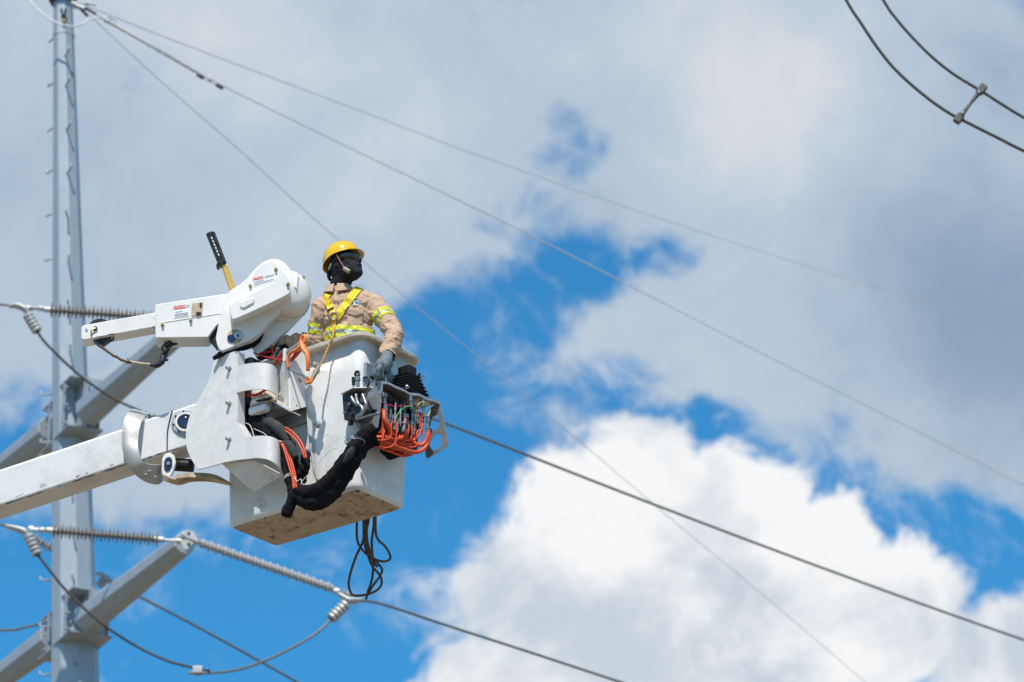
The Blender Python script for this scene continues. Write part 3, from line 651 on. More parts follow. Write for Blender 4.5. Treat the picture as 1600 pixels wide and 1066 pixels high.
# ---------------------------------------------------------------- platform mount with its sheet covers
WC = -0.34
def catmull_px(l): return [(p.x, p.y) for p in catmull([Vector((x, y, 0)) for x, y in l], 4 * (len(l) - 1))][1:]
mount = thing('platform_mount', 'white sheet-metal covered mount linking boom, jib and bucket', 'lift mount', PW(370, 720, WC))
o = [(369, 548), (352, 553), (335, 559), (328, 588), (318, 610), (305, 633), (296, 651), (291, 670), (290, 690), (293, 705), (300, 720), (309, 734), (330, 729), (352, 722.5), (372, 719), (385, 717.5), (385, 684), (379, 674), (371, 660)]
o = o[:1] + [o[2]] + catmull_px(o[2:12]) + o[12:]
finish('side_cover', mesh_of(prism_bm([PW(x, y, WC) for x, y in o], WV_ * 0.012)), M['cover'], mount, bevel=0.003, seg=2)
for x, y in ((359, 576), (359, 631), (359, 687)): bolt_at(PW(x, y, WC), -WV_, 0.013, mount, h=0.03)
# folded return of the side cover
poly_sheet('cover_return', [PW(370.5, 549, WC), PW(370.5, 549, WC) + WV_ * 0.07, PW(370.5, 661, WC) + WV_ * 0.07, PW(370.5, 661, WC)], 0.008, M['cover'], mount)
poly_sheet('cover_return', [PW(371, 661, WC), PW(371, 661, WC) + WV_ * 0.07, PW(385, 684, WC) + WV_ * 0.07, PW(385, 684, WC)], 0.008, M['cover'], mount)
def guard(A, B, ws):
    a = [PW(x, y, w) for (x, y), w in zip(A, ws)]; b = [PW(x, y, w) for (x, y), w in zip(B, ws)]
    finish('curved_guard', mesh_of(sheet_bm(a, b, 30)), M['cover'], mount, smooth=True, solid=0.008)
guard([(384, 684), (402, 681.5), (420, 682), (434, 688), (440, 697), (436, 704)], [(384, 718), (402, 716), (420, 719), (434, 729), (441, 740), (437, 748)], [WC, WC - 0.01, WC + 0.0, WC + 0.06, WC + 0.15, WC + 0.27])
guard([(370, 573), (388, 568.5), (408, 567), (424, 570), (432, 578), (430, 586)], [(370, 614), (388, 610), (408, 608.5), (424, 612), (433.5, 621), (431, 631)], [WC + 0.0, WC - 0.01, WC + 0.0, WC + 0.05, WC + 0.14, WC + 0.26])
poly_sheet('liner_plate', [PW(346, 724, WC + 0.06), PW(398, 719, WC + 0.04), PW(440, 741, WC + 0.16), PW(432, 748, WC + 0.2), PW(398, 768, WC + 0.16), PW(388, 762, WC + 0.12)], 0.008, M['white_worn'], mount)
# rotator, arms, hardware and a black filler box behind the covers
c = PW(412, 640, -0.16)
finish('rotator', mesh_of(lathe_bm([(-0.03, 0.075), (0.0, 0.09), (0.22, 0.09), (0.25, 0.075), (0.27, 0.07)], c, ZV, 24)), M['white'], mount, smooth=False)
finish('rotator_bearing', mesh_of(lathe_bm([(0, 0.06), (0.02, 0.06), (0.03, 0.035), (0.07, 0.035)], PW(406, 634, -0.24), ZV, 20)), M['white_worn'], mount)
finish('pad_block', mesh_of(box_bm(PW(405, 641, -0.25), UV_ * 0.07, WV_ * 0.03, ZV * 0.024)), M['white_worn'], mount, bevel=0.012, seg=3)
finish('cross_tube', mesh_of(box_bm(L(-0.64, -0.12, 0.66), UV_ * 0.20, WV_ * 0.06, ZV * 0.045)), M['aluminium'], mount, bevel=0.02, seg=3)
finish('back_plate', mesh_of(box_bm(L(-0.60, -0.045, 0.66), UV_ * 0.26, WV_ * 0.008, ZV * 0.12)), M['aluminium'], mount, bevel=0.003)
finish('dark_filler', mesh_of(box_bm(PW(392, 600, -0.2), UV_ * 0.05, WV_ * 0.06, ZV * 0.16)), M['black_metal'], mount, bevel=0.01)  # black box put in for the dark inside the guard
for a, b in (((386, 618), (420, 606)), ((392, 628), (424, 622))):
    finish('inner_hose', mesh_of(tube_bm([PW(*a, -0.28), PW((a[0] + b[0]) / 2, a[1] - 2, -0.29), PW(*b, -0.26)], 0.009)), M['red_strap'] if a[0] == 386 else M['black'], mount, smooth=True)
# bent bracket bolted to the bucket
fold_t, fold_b = PW(452, 581, -0.235), PW(453, 643, -0.235)
poly_sheet('bracket_plate', [PW(446, 550, -0.235), fold_t, fold_b, PW(441, 634, -0.14), PW(438, 585, -0.14)], 0.010, M['white'], mount)
poly_sheet('bracket_plate', [PW(446, 550, -0.235), PW(474, 548, -0.09), PW(485, 574, -0.04), PW(485, 634, -0.04), fold_b, fold_t], 0.010, M['white'], mount)
poly_sheet('bracket_flange', [PW(411, 617, -0.245), PW(414, 613, -0.245), PW(453, 637, -0.24), fold_b + WV_ * 0.0], 0.008, M['white'], mount)
poly_sheet('bracket_flange', [PW(411, 619, -0.245), fold_b + ZV * 0.002, fold_b + WV_ * 0.10 + ZV * 0.002, PW(411, 619, -0.245) + WV_ * 0.10], 0.008, M['white_worn'], mount)
for x, y, w in ((468, 595, -0.14), (469, 633, -0.125), (448, 634, -0.22), (461, 634, -0.18), (430, 626, -0.25)): bolt_at(PW(x, y, w), -WV_, 0.010, mount, M['brass'])
finish('tie_rod', mesh_of(tube_bm([PW(447, 553, -0.25), PW(473, 534, -0.2)], 0.019, sides=14)), M['chrome'], mount, smooth=False)
finish('tie_plate', mesh_of(box_bm(PW(447, 556, -0.25), UV_ * 0.012, WV_ * 0.02, ZV * 0.045)), M['white'], mount, bevel=0.004)

# ---------------------------------------------------------------- jib
YJ = PW(420, 500, -0.12).y
jib = thing('jib_arm', 'white jib arm with rounded knuckle and warning labels above the boom', 'jib', PD(390, 540, YJ))
def jp(name, o, y0, th, mat='white', bevel=0.006, seg=3, parent=None, ang=30, rnd=0):
    o = chaikin(o, rnd)
    return finish(name, mesh_of(prism_bm([PD(x, y, YJ + y0) for x, y in o], YV * th)), M[mat], parent or jib, bevel=bevel, seg=seg, ang=ang)
jp('inner_beam', [(127, 511), (131, 508), (300, 478), (300, 500), (131, 531), (127, 529)], 0.0, 0.12, bevel=0.005)
jp('outer_beam', [(242, 477), (246, 475), (366, 457), (366, 492), (338, 509), (325, 527), (243, 528)], -0.03, 0.16, bevel=0.006)
jp('beam_mouth_shade', [(328, 528), (339, 508), (352, 500), (352, 536), (338, 540)], 0.0, 0.09, 'black', 0.003)  # solid black prism stands in for the shaded inside of the beam
finish('beam_crease', mesh_of(tube_bm(PT([(256, 504, YJ - 0.031), (300, 497, YJ - 0.031), (345, 490, YJ - 0.031)]), 0.003, sides=6)), M['white'], jib)
finish('end_sheave', mesh_of(lathe_bm([(-0.025, 0.078), (-0.02, 0.082), (-0.006, 0.066), (0.006, 0.066), (0.02, 0.082), (0.025, 0.078)], PD(156, 518, YJ + 0.06), YV, 28)), M['black'], jib, smooth=False)
jp('sheave_guard', [(140, 527), (172, 522), (174, 528), (160, 538), (154, 538)], 0.03, 0.06, 'black_metal', 0.004)
finish('sheave_keeper', mesh_of(tube_bm(PT([(172, 534, YJ + 0.05), (177, 531, YJ + 0.03), (177, 527, YJ + 0.03)]), 0.006)), M['black_metal'], jib)
finish('pivot_pin', mesh_of(lathe_bm([(-0.01, 0.014), (0.012, 0.014)], PD(149, 514, YJ), -YV, 12)), M['black_metal'], jib)
finish('pin_clip', mesh_of(tube_bm(PT([(149, 513, YJ - 0.012), (143, 516, YJ - 0.016), (142, 525, YJ - 0.012)]), 0.005)), M['brass'], jib)
finish('small_bolt', mesh_of(lathe_bm([(0, 0.008), (0.008, 0.008)], PD(135, 515, YJ), -YV, 10)), M['bolt'], jib)
grime('grease_line', PT([(140, 528.5, YJ + 0.002), (190, 519.5, YJ + 0.002), (242, 510, YJ + 0.002)]), 0.004, jib, 110, 0.1)
grime('grease_line', PT([(366, 500.5, YJ - 0.19), (410, 480, YJ - 0.19), (450, 461.5, YJ - 0.19)]), 0.006, jib, 90, 0.3)
for x, y in ((254, 508), (298, 501)): bolt_at(PD(x, y, YJ - 0.03), -YV, 0.009, jib, M['brass'], h=0.02)
jp('cream_pad', [(300, 474), (317, 472), (316, 492), (299, 495)], -0.036, 0.006, 'tan', 0.002, 1)
jp('pad_slot', [(306, 488), (314, 487), (314, 491), (307, 492)], -0.045, 0.01, 'black', 0.001, 1)
jp('pad_slot', [(312, 473), (315, 473), (315, 478), (312, 479)], -0.045, 0.01, 'black', 0.001, 1)
# knuckle
jp('rear_link', [(484, 448), (484, 472), (471, 494), (405, 557), (392, 547), (410, 515), (440, 470), (470, 430)], 0.03, 0.05, 'white', 0.004, rnd=2)
dax = Vector((0.42, -0.88, -0.06)).normalized()
cc = PD(449, 460, YJ - 0.02)
finish('drum_flange', mesh_of(lathe_bm([(-0.10, 0.172), (-0.085, 0.178), (-0.03, 0.176), (-0.02, 0.170)], cc, dax, 40)), M['white'], jib, smooth=False)
finish('drum_cover', mesh_of(lathe_bm([(-0.06, 0.160), (0.0, 0.160), (0.04, 0.152), (0.07, 0.135), (0.09, 0.108), (0.102, 0.07), (0.106, 0.001)], cc, dax, 40)), M['white'], jib, smooth=True)
bolt_at(PD(473, 434, YJ - 0.05), dax, 0.010, jib, M['brass'])
jp('fin', [(466.5, 421), (464, 452), (459.5, 447)], -0.12, 0.01, 'white', 0.001, 1)
jp('front_link', [(338, 522), (337, 533), (344, 549), (352, 547), (392, 531), (407, 519), (430, 492), (454, 467), (462, 440), (452, 416), (434, 403), (412, 407), (397, 421), (384, 437), (368, 449), (357, 455), (350, 472), (344, 495)], -0.11, 0.07, 'white', 0.006, rnd=2)
finish('recess_shade_disc', mesh_of(lathe_bm([(0, 0.050), (0.002, 0.050)], PD(367, 526, YJ - 0.110), -YV, 28)), M['tan'], jib)  # flat proud disc, its darker colour stands for the shaded hole
finish('pin_boss', mesh_of(lathe_bm([(0, 0.030), (0.012, 0.030), (0.014, 0.026)], PD(373, 525, YJ - 0.112), -YV, 24)), M['aluminium'], jib)
finish('pin_head', mesh_of(lathe_bm([(0, 0.007), (0.012, 0.007)], PD(372, 525, YJ - 0.126), -YV, 8)), M['black'], jib)
finish('pin_seal', mesh_of(lathe_bm([(0.0, 0.026), (0.008, 0.024)], PD(361, 529, YJ - 0.113), -YV, 20)), M['glass'], jib)
finish('dome_cover', mesh_of(lathe_bm([(-0.10, 0.118), (-0.02, 0.118), (0.02, 0.11), (0.035, 0.09), (0.04, 0.001)], PD(430, 433, YJ - 0.09), Vector((0.25, -0.95, 0)), 36)), M['white'], jib, smooth=True)
jp('gear_cover', [(357, 479), (361, 474), (388, 460), (391, 441), (397, 426), (406, 415), (417, 409), (428, 409.5), (440, 418), (449, 433), (453, 446), (453, 456), (450, 461), (366, 499), (362, 497)], -0.20, 0.10, 'white', 0.014, 4, rnd=2)
jp('gear_cover_step', [(357.5, 479), (361, 474), (390, 460), (416, 447), (432, 436), (436, 422), (441, 420), (449, 433), (453.5, 447), (453.5, 456), (450, 461), (366, 500), (362, 498)], -0.245, 0.06, 'white', 0.016, 4, rnd=2)
jp('cover_bulge', [(374, 472), (392, 463), (398, 466), (397, 474), (380, 483), (374, 480)], -0.256, 0.03, 'white', 0.012, 4)
for x, y, yy in ((391, 447, -0.20), (431, 421, -0.205), (450, 444, -0.25)): bolt_at(PD(x, y, YJ + yy), -YV, 0.009, jib, M['brass'])
# warning labels
def text_obj(s, p, xdir, zdir, size, mat, parent, name='lettering'):
    cu = bpy.data.curves.new('t', 'FONT'); cu.body = s; cu.size = size; cu.align_x = 'CENTER'; cu.align_y = 'CENTER'; cu.extrude = 0.0003
    o = bpy.data.objects.new('t', cu); me = bpy.data.meshes.new_from_object(o)
    bpy.data.objects.remove(o); bpy.data.curves.remove(cu)
    xd = xdir.normalized(); zd = (zdir - xd * zdir.dot(xd)).normalized()
    Mx = Matrix((xd, zd, xd.cross(zd))).transposed().to_4x4(); Mx.translation = p; me.transform(Mx)
    return finish(name, me, mat, parent)
def label(q, redq, y0, lines):
    """white sticker with a red header carrying the danger word and rows of small print"""
    lab = jp('warning_label', q, y0, 0.0012, 'label_white', 0.0, 1)
    red = jp('red_header', redq, y0 - 0.0015, 0.0014, 'red_label', 0.0, 1, parent=lab)
    c = sum((PD(x, y, YJ + y0 - 0.002) for x, y in redq), Vector()) / 4
    xd = PD(*redq[1], YJ) - PD(*redq[0], YJ); h = (PD(*redq[3], YJ) - PD(*redq[0], YJ)).length
    text_obj('\u26a0PELIGRO', c, xd, ZV, h * 0.85, M['label_white'], lab)
    for (x0, ya, x1, yb) in lines:
        a, b = PD(x0, ya, YJ + y0 - 0.001), PD(x1, yb, YJ + y0 - 0.001)
        finish('print_line', mesh_of(box_bm((a + b) / 2, (b - a) / 2, YV * 0.0006, ZV * 0.0016)), M['label_ink'], lab)
label([(271, 478), (297, 474.5), (297, 494.5), (271, 498)], [(271.5, 478.5), (290, 476), (290, 481.5), (271.5, 484)], -0.0325,
      [(274, 488, 285, 486.5), (273, 491, 294, 488.5), (273, 493.3, 294, 490.6), (273, 495.6, 294, 492.8), (291.5, 477.5, 296, 477), (291.5, 480, 296, 479.4)])
label([(395.5, 434), (430, 426.5), (430.5, 440), (396, 449)], [(396, 434.2), (411, 431), (411, 435), (396, 438.5)], -0.2015,
      [(397, 441, 412, 437.3), (397, 443.6, 429, 435.6), (397, 446, 429, 438), (414, 432, 428, 428.8), (414, 434.5, 428, 431)])
# black corrugated sleeve that runs under the knuckle
t = finish('corrugated_hose', mesh_of(tube_bm(PT([(333, 561, YJ - 0.05), (346, 553, YJ - 0.06), (362, 546, YJ - 0.05), (384, 540, YJ - 0.03), (399, 532, YJ), (408, 520, YJ + 0.02)]), [0.012, 0.02, 0.026, 0.03, 0.03, 0.022], n=70, sides=12, wob=0.22, wf=45)), M['fabric'], smooth=True, org=PD(362, 546, YJ), label='wrinkled black corrugated hose draped below the jib knuckle', cat='hose')
# ---------------------------------------------------------------- load line under the jib
t = thing('load_line', 'dirty rope end with hook and short chain slung under the jib', 'rope', PD(200, 560, YJ))
P = PT([(156, 540, YJ + 0.03), (166, 548, YJ + 0.02), (180, 557, YJ + 0.02), (194, 564, YJ + 0.02), (206, 567, YJ + 0.02)])
finish('spliced_rope', mesh_of(tube_bm(P, 0.0085, n=60, sides=7, wob=0.5, wf=60)), M['rope_brown'], t, smooth=True)
finish('rope', mesh_of(tube_bm(PT([(200, 565, YJ + 0.02), (218, 568, YJ + 0.02), (238, 570, YJ + 0.02)]), 0.0095, sides=8)), M['tan'], t, smooth=True)
for a, b in (((194, 563), (198, 569)), ((182, 557), (186, 562)), ((198, 560), (204, 566))): finish('frayed_end', mesh_of(tube_bm(PT([(*a, YJ), (*b, YJ + 0.01)]), 0.003)), M['rope_brown'], t)
finish('hook', mesh_of(tube_bm(PT([(235, 570, YJ + 0.02), (245, 571, YJ + 0.02), (253, 565, YJ + 0.02), (255, 557, YJ + 0.02), (258, 562, YJ + 0.02), (263, 563, YJ + 0.02)]), [0.012, 0.02, 0.022, 0.016, 0.012, 0.006], sides=8)), M['black_metal'], t, smooth=True)
lk_ = [(256, 556), (260, 549), (258, 543), (263, 538)]
for i, (x, y) in enumerate(lk_):
    c = PD(x, y, YJ + 0.03); ex = Vector((0.5, 0, 0.86)); ey = Vector((0.86, 0, -0.5)) if i % 2 == 0 else Vector((0.3, 0.9, 0))
    finish('chain_link', mesh_of(tube_bm([c + ex * (math.cos(a) * 0.026) + ey * (math.sin(a) * 0.016) for a in [k * PI / 6 for k in range(13)]], 0.0075, sides=6)), M['black_metal'], t, smooth=True)
finish('shackle', mesh_of(tube_bm(PT([(259, 533, YJ + 0.05), (262, 541, YJ + 0.05), (270, 538, YJ + 0.06), (277, 537, YJ + 0.07)]), [0.012, 0.014, 0.012, 0.008], sides=8)), M['black_metal'], t, smooth=True)
# ---------------------------------------------------------------- yellow stick with black head
YS = YJ + 0.12
t = thing('hot_stick', 'yellow fibreglass stick with black head standing up behind the jib', 'hot stick', PD(368, 470, YS))
finish('stick', mesh_of(tube_bm(PT([(349, 412, YS), (368, 468, YS)]), 0.019, sides=14)), M['pole_yellow'], t, smooth=False)
finish('stick_tube', mesh_of(tube_bm(PT([(352.5, 412, YS - 0.012), (371.5, 468, YS - 0.012)]), 0.010, sides=10)), M['pole_yellow'], t, smooth=True)
finish('head', mesh_of(tube_bm(PT([(328, 365, YS), (338, 390, YS), (348.5, 416, YS)]), 0.027, sides=14)), M['black_metal'], t, smooth=False)
finish('head_tube', mesh_of(tube_bm(PT([(333, 364, YS - 0.02), (351, 411, YS - 0.02)]), 0.013, sides=12)), M['black_metal'], t, smooth=False)
finish('trigger', mesh_of(tube_bm(PT([(343, 409, YS - 0.02), (340, 413, YS - 0.03), (340, 418, YS - 0.03), (342, 421, YS - 0.03)]), 0.008, sides=8)), M['black'], t, smooth=True)
for i in range(6):
    x, y = 331 + i * 2.1, 372 + i * 5.2
    finish('marking', mesh_of(box_bm(PD(x, y, YS - 0.028), Vector((0.37, 0, -0.92)) * 0.008, YV * 0.001, Vector((0.92, 0, 0.37)) * 0.004)), M['cover'], t)
# ---------------------------------------------------------------- orange wire grip, rope and straps on the mount
t = thing('wire_grip', 'orange forged grip with two bowed legs hung beside the bucket rim', 'cable grip', PW(474, 560, -0.22))
finish('leg', mesh_of(tube_bm([PW(471, 534, -0.24), PW(466, 545, -0.25), (PW(455, 551, -0.26)), PW(450, 560, -0.26), PW(450, 576, -0.26)], [0.022, 0.02, 0.016, 0.014, 0.012], sides=10, flat=0.7)), M['orange_metal'], t, smooth=True)
finish('leg', mesh_of(tube_bm([PW(472, 536, -0.24), PW(475, 546, -0.25), PW(480, 553, -0.25), PW(481.5, 565, -0.25), PW(481, 580, -0.24)], [0.024, 0.022, 0.019, 0.017, 0.015], sides=10, flat=0.7)), M['orange_metal'], t, smooth=True)
finish('cam_arm', mesh_of(tube_bm([PW(474, 540, -0.22), PW(464, 552, -0.22), PW(455, 564, -0.22)], [0.018, 0.02, 0.012], sides=10, flat=0.6)), M['red_strap'], t, smooth=True)
c = PW(474, 531, -0.24)
finish('eye', mesh_of(tube_bm([c + UV_ * math.cos(a) * 0.02 + ZV * math.sin(a) * 0.026 for a in [k * PI / 6 for k in range(13)]], 0.012, sides=8)), M['orange_metal'], t, smooth=True)
finish('chrome_rod', mesh_of(tube_bm([PW(452, 577, -0.25), PW(480, 590, -0.24)], 0.008, sides=10)), M['chrome'], t, smooth=True)
c = PW(482, 595, -0.24)
finish('lower_eye', mesh_of(tube_bm([c + UV_ * math.cos(a) * 0.02 + ZV * math.sin(a) * 0.016 for a in [k * PI / 6 for k in range(13)]], 0.010, sides=8)), M['orange_metal'], t, smooth=True)
t = thing('strap_tangle', 'red webbing straps tangled between the knuckle and the bucket', 'straps', PW(425, 556, -0.15))
for P in ([(398, 552, -0.18), (412, 557, -0.18), (426, 560, -0.18), (440, 563, -0.17)], [(425, 541, -0.12), (426, 552, -0.13), (424, 562, -0.14)], [(445, 549, -0.16), (436, 560, -0.16), (430, 570, -0.15)], [(430, 545, -0.1), (420, 550, -0.1), (405, 553, -0.12)]):
    finish('strap', mesh_of(tube_bm([PW(*q) for q in P], 0.015, sides=8, flat=0.35)), M['red_strap'], t, smooth=True)
t = thing('tool_roll', 'dark tools and fittings packed behind the red straps by the rim', 'tools', PW(440, 552, -0.05))
finish('tool_body', mesh_of(tube_bm([PW(405, 555, -0.05), PW(425, 552, -0.05), (PW(446, 546, -0.06))], 0.035, sides=10, wob=0.3, wf=30)), M['fabric'], t, smooth=True)
for x, y, r_ in ((432, 548, 0.018), (437, 553, 0.014), (427, 556, 0.016)): finish('fitting', mesh_of(lathe_bm([(-0.03, r_ * 0.7), (-0.02, r_), (0.02, r_), (0.03, r_ * 0.6)], PW(x, y, -0.09), Vector((0.6, -0.6, 0.5)), 10)), M['chrome'], t, smooth=True)
# ------------------------------------------------------------------ control console on the short side of the bucket
console = finish('control_console', mesh_of(box_bm(L(0.035, 0.21, 0.70), UV_ * 0.012, WV_ * 0.20, ZV * 0.15)), M['aluminium'], bucket, bevel=0.003)
console['label'] = 'open hydraulic control console with bellows joystick, levers and orange hoses'
def cp(name, bm, mat, smooth=False, **k): return finish(name, mesh_of(bm), M[mat] if isinstance(mat, str) else mat, console, smooth=smooth, **k)
FL = PW(598, 597, -0.02); ZT = FL.z
FR = PZ(688, 629, ZT); BLc = FL - UV_ * 0.20; BRc = FR - UV_ * 0.26
# side plates
o = [PW(578, 599, -0.02), PW(598, 594.5, -0.02), PW(596, 622, -0.02), PW(590, 668, -0.02), PW(569, 672, -0.02), PW(571, 630, -0.02)]
cp('side_plate', prism_bm(o, WV_ * 0.008), 'aluminium', bevel=0.002)
cp('plate_slot', prism_bm([PW(579, 642, -0.024), PW(588, 639, -0.024), PW(588, 642.5, -0.024), PW(580, 646, -0.024)], WV_ * 0.004), 'black')
bolt_at(PW(588, 600, -0.022), -WV_, 0.005, console, M['black_metal'], h=0.006)
# top tray, with a turned-down wavy front edge
n_ = 14; bm = bmesh.new(); rows = []
for i in range(n_ + 1):
    t_ = i / n_; a = FL.lerp(FR, t_); b = BLc.lerp(BRc, t_); wv = 0.010 * math.sin(t_ * 11) * (1 - t_) + 0.004 * math.sin(t_ * 23)
    rows.append([bm.verts.new(b), bm.verts.new(a.lerp(b, 0.5)), bm.verts.new(a + ZV * wv), bm.verts.new(a + ZV * (wv - 0.016) + UV_ * 0.004)])
for a, b in zip(rows, rows[1:]):
    for j in range(3): bm.faces.new((a[j], b[j], b[j + 1], a[j + 1]))
cp('top_tray', bm, 'tray' if 'tray' in M else 'aluminium', solid=0.006)
# right hanging plate with two cut-outs
wR = WV_.dot(FR - K0) - 0.005
outer = [(686, 629), (692, 650), (700, 690), (699, 697), (668, 717), (665, 712), (667, 690), (671, 664), (673, 650), (670, 640)]
h1 = [(676, 652), (684, 648), (687, 655), (688, 664), (683, 672), (677, 674), (672, 668)]
h2 = [(678, 680), (688, 677), (691, 685), (692, 693), (686, 702), (677, 705), (672, 698), (673, 688)]
cu = bpy.data.curves.new('c', 'CURVE'); cu.dimensions = '2D'; cu.fill_mode = 'BOTH'; cu.extrude = 0.004
c0 = PW(680, 672, wR); EX, EZ = UV_, ZV
for lst in (outer, h1, h2):
    sp = cu.splines.new('POLY'); sp.points.add(len(lst) - 1); sp.use_cyclic_u = True
    for q, (x, y) in enumerate(lst):
        d_ = PW(x, y, wR) - c0; sp.points[q].co = (d_.dot(EX), d_.dot(EZ), 0, 1)
ob = bpy.data.objects.new('c', cu); me = bpy.data.meshes.new_from_object(ob); bpy.data.objects.remove(ob); bpy.data.curves.remove(cu)
Mx = Matrix((EX, EZ, EX.cross(EZ))).transposed().to_4x4(); Mx.translation = c0; me.transform(Mx)
finish('hanging_plate', me, M['aluminium'], console)
# valve bank, enlarged downward as a black backdrop for the dark between hoses
zc = ZT - 0.11
cp('valve_bank_backdrop', box_bm(L(0.11, 0.20, 0) * 1.0 + ZV * (zc - K0.z - 0.07), UV_ * 0.055, WV_ * 0.185, ZV * 0.145), 'black_metal', bevel=0.008)
for i in range(7):
    w_ = 0.04 + i * 0.055
    cp('valve_section', box_bm(L(0.155, w_, zc - K0.z - 0.02 + 0.012 * (i % 3)), UV_ * 0.03, WV_ * 0.019, ZV * (0.06 + 0.012 * (i % 2))), 'black_metal', bevel=0.005)
cp('tie_bar', tube_bm([L(0.20, 0.02, zc - K0.z + 0.05), L(0.20, 0.20, zc - K0.z + 0.0)], 0.008), 'black_metal', True)
# steel fittings under the tray
FIT = [(601, 622, 606, 668, 0.21, 0.011), (611, 640, 608, 672, 0.20, 0.007), (618, 628, 617, 660, 0.20, 0.006), (626, 632, 625, 668, 0.20, 0.006), (632, 630, 632, 662, 0.19, 0.005), (641, 618, 643, 640, 0.24, 0.012), (645, 640, 643, 668, 0.22, 0.009),
       (649, 645, 646, 680, 0.22, 0.010), (661, 625, 663, 652, 0.26, 0.012), (669, 650, 668, 674, 0.27, 0.011), (634, 655, 630, 675, 0.24, 0.011), (657, 650, 655, 672, 0.22, 0.008), (614, 648, 612, 664, 0.22, 0.008), (622, 655, 621, 676, 0.2, 0.009), (638, 660, 634, 680, 0.2, 0.009)]
for (x0, y0, x1, y1, u_, r_) in FIT:
    a, b = PU(x0, y0, u_), PU(x1, y1, u_); d_ = b - a; Lh = d_.length
    cp('fitting', lathe_bm([(0, r_), (Lh * 0.25, r_), (Lh * 0.26, r_ * 1.4), (Lh * 0.42, r_ * 1.4), (Lh * 0.43, r_ * 0.85), (Lh * 0.68, r_ * 0.85), (Lh * 0.69, r_ * 1.3), (Lh * 0.85, r_ * 1.3), (Lh * 0.86, r_), (Lh, r_)], a, d_, 10), 'chrome' if r_ > 0.0065 else 'aluminium')
for x, y in ((600, 618), (634, 650), (646, 642), (661, 628)):
    cp('elbow', box_bm(PU(x, y, 0.215), UV_ * 0.014, WV_ * 0.018, ZV * 0.015), 'chrome', bevel=0.005)
# orange hoses
OR = [([(600, 640, 0.22), (601, 655, 0.235), (608, 668, 0.24), (610, 680, 0.23), (600, 684, 0.2), (586, 683, 0.15)], 0.017),
      ([(584, 690, 0.14), (605, 692, 0.2), (630, 702, 0.23), (650, 707, 0.24), (664, 700, 0.26), (670, 685, 0.27), (669, 672, 0.27)], 0.016),
      ([(584, 686, 0.14), (604, 686, 0.2), (622, 686, 0.22), (632, 680, 0.23), (635, 672, 0.235)], 0.015),
      ([(584, 692, 0.13), (600, 696, 0.18), (618, 700, 0.2), (636, 698, 0.2), (648, 688, 0.21), (656, 670, 0.23), (655, 652, 0.23), (651, 640, 0.23)], 0.008),
      ([(584, 688, 0.13), (610, 690, 0.18), (628, 694, 0.2), (642, 692, 0.2), (650, 680, 0.22), (656, 668, 0.22)], 0.009),
      ([(584, 694, 0.12), (612, 699, 0.17), (640, 708, 0.2), (652, 704, 0.22)], 0.014),
      ([(646, 682, 0.21), (648, 692, 0.22), (656, 696, 0.24), (664, 692, 0.26), (668, 682, 0.27), (669, 672, 0.27)], 0.015),
      ([(608, 672, 0.2), (614, 668, 0.21), (618, 658, 0.2), (618, 648, 0.2)], 0.007),
      ([(604, 676, 0.19), (616, 672, 0.2), (624, 664, 0.2), (626, 652, 0.2)], 0.006),
      ([(584, 684, 0.12), (600, 680, 0.16), (616, 680, 0.17), (628, 690, 0.18), (640, 695, 0.18)], 0.012),
      ([(644, 684, 0.2), (646, 668, 0.21), (650, 656, 0.22), (652, 646, 0.22)], 0.012),
      ([(598, 640, 0.19), (599, 660, 0.2), (596, 674, 0.18), (586, 680, 0.13)], 0.010),
      ([(612, 650, 0.2), (611, 664, 0.2), (608, 676, 0.18), (590, 686, 0.14)], 0.010),
      ([(584, 696, 0.10), (606, 704, 0.14), (630, 712, 0.17), (644, 710, 0.19)], 0.012)]
rg = random.Random(3)
for k in range(16):
    x0 = 600 + k * 4.2 + rg.uniform(-2, 2); yb = rg.uniform(676, 704); u0 = rg.uniform(0.17, 0.25)
    OR.append(([(x0, rg.uniform(648, 662), u0), (x0 + rg.uniform(-3, 3), rg.uniform(662, 674), u0 + 0.01), (x0 - rg.uniform(2, 9), yb - 6, u0), (max(596, x0 - rg.uniform(14, 26)), yb, u0 - 0.03), (585, rg.uniform(680, 694), rg.uniform(0.10, 0.15))], rg.uniform(0.005, 0.009)))
for P, r_ in OR:
    h_ = cp('orange_hose', tube_bm([PU(*q) for q in P], r_ * 0.82, n=36, sides=10), 'orange', True)
for k in range(12):
    x, y, u_ = rg.uniform(604, 660), rg.uniform(640, 676), rg.uniform(0.18, 0.24)
    cp('crimp_ferrule', lathe_bm([(-0.022, 0.008), (-0.02, 0.011), (0.0, 0.011), (0.002, 0.008), (0.02, 0.0075), (0.022, 0.012), (0.03, 0.012)], PU(x, y, u_), Vector((rg.uniform(-0.3, 0.3), rg.uniform(-0.3, 0.3), 1)), 9), 'black_metal' if k % 3 else 'chrome')
# thin signal wires
TW = [([(597, 628, 0.24), (608, 633, 0.24), (622, 635, 0.24), (640, 634, 0.24)], (0.6, 0.02, 0.04)), ([(616, 664, 0.24), (620, 650, 0.25), (628, 640, 0.25), (638, 635, 0.25), (648, 638, 0.25), (652, 646, 0.25)], (0.05, 0.45, 0.12)),
      ([(652, 634, 0.27), (657, 629, 0.28), (664, 629, 0.28), (670, 634, 0.28), (672, 643, 0.28), (668, 650, 0.28), (663, 648, 0.28)], (0.7, 0.6, 0.05)), ([(600, 612, 0.25), (604, 622, 0.26), (612, 626, 0.26)], (0.03, 0.03, 0.03))]
for i, (P, c_) in enumerate(TW): cp('signal_wire', tube_bm([PU(*q) for q in P], 0.0030, n=30, sides=6), pmat('signal_wire_paint', c_, 0.45), True)
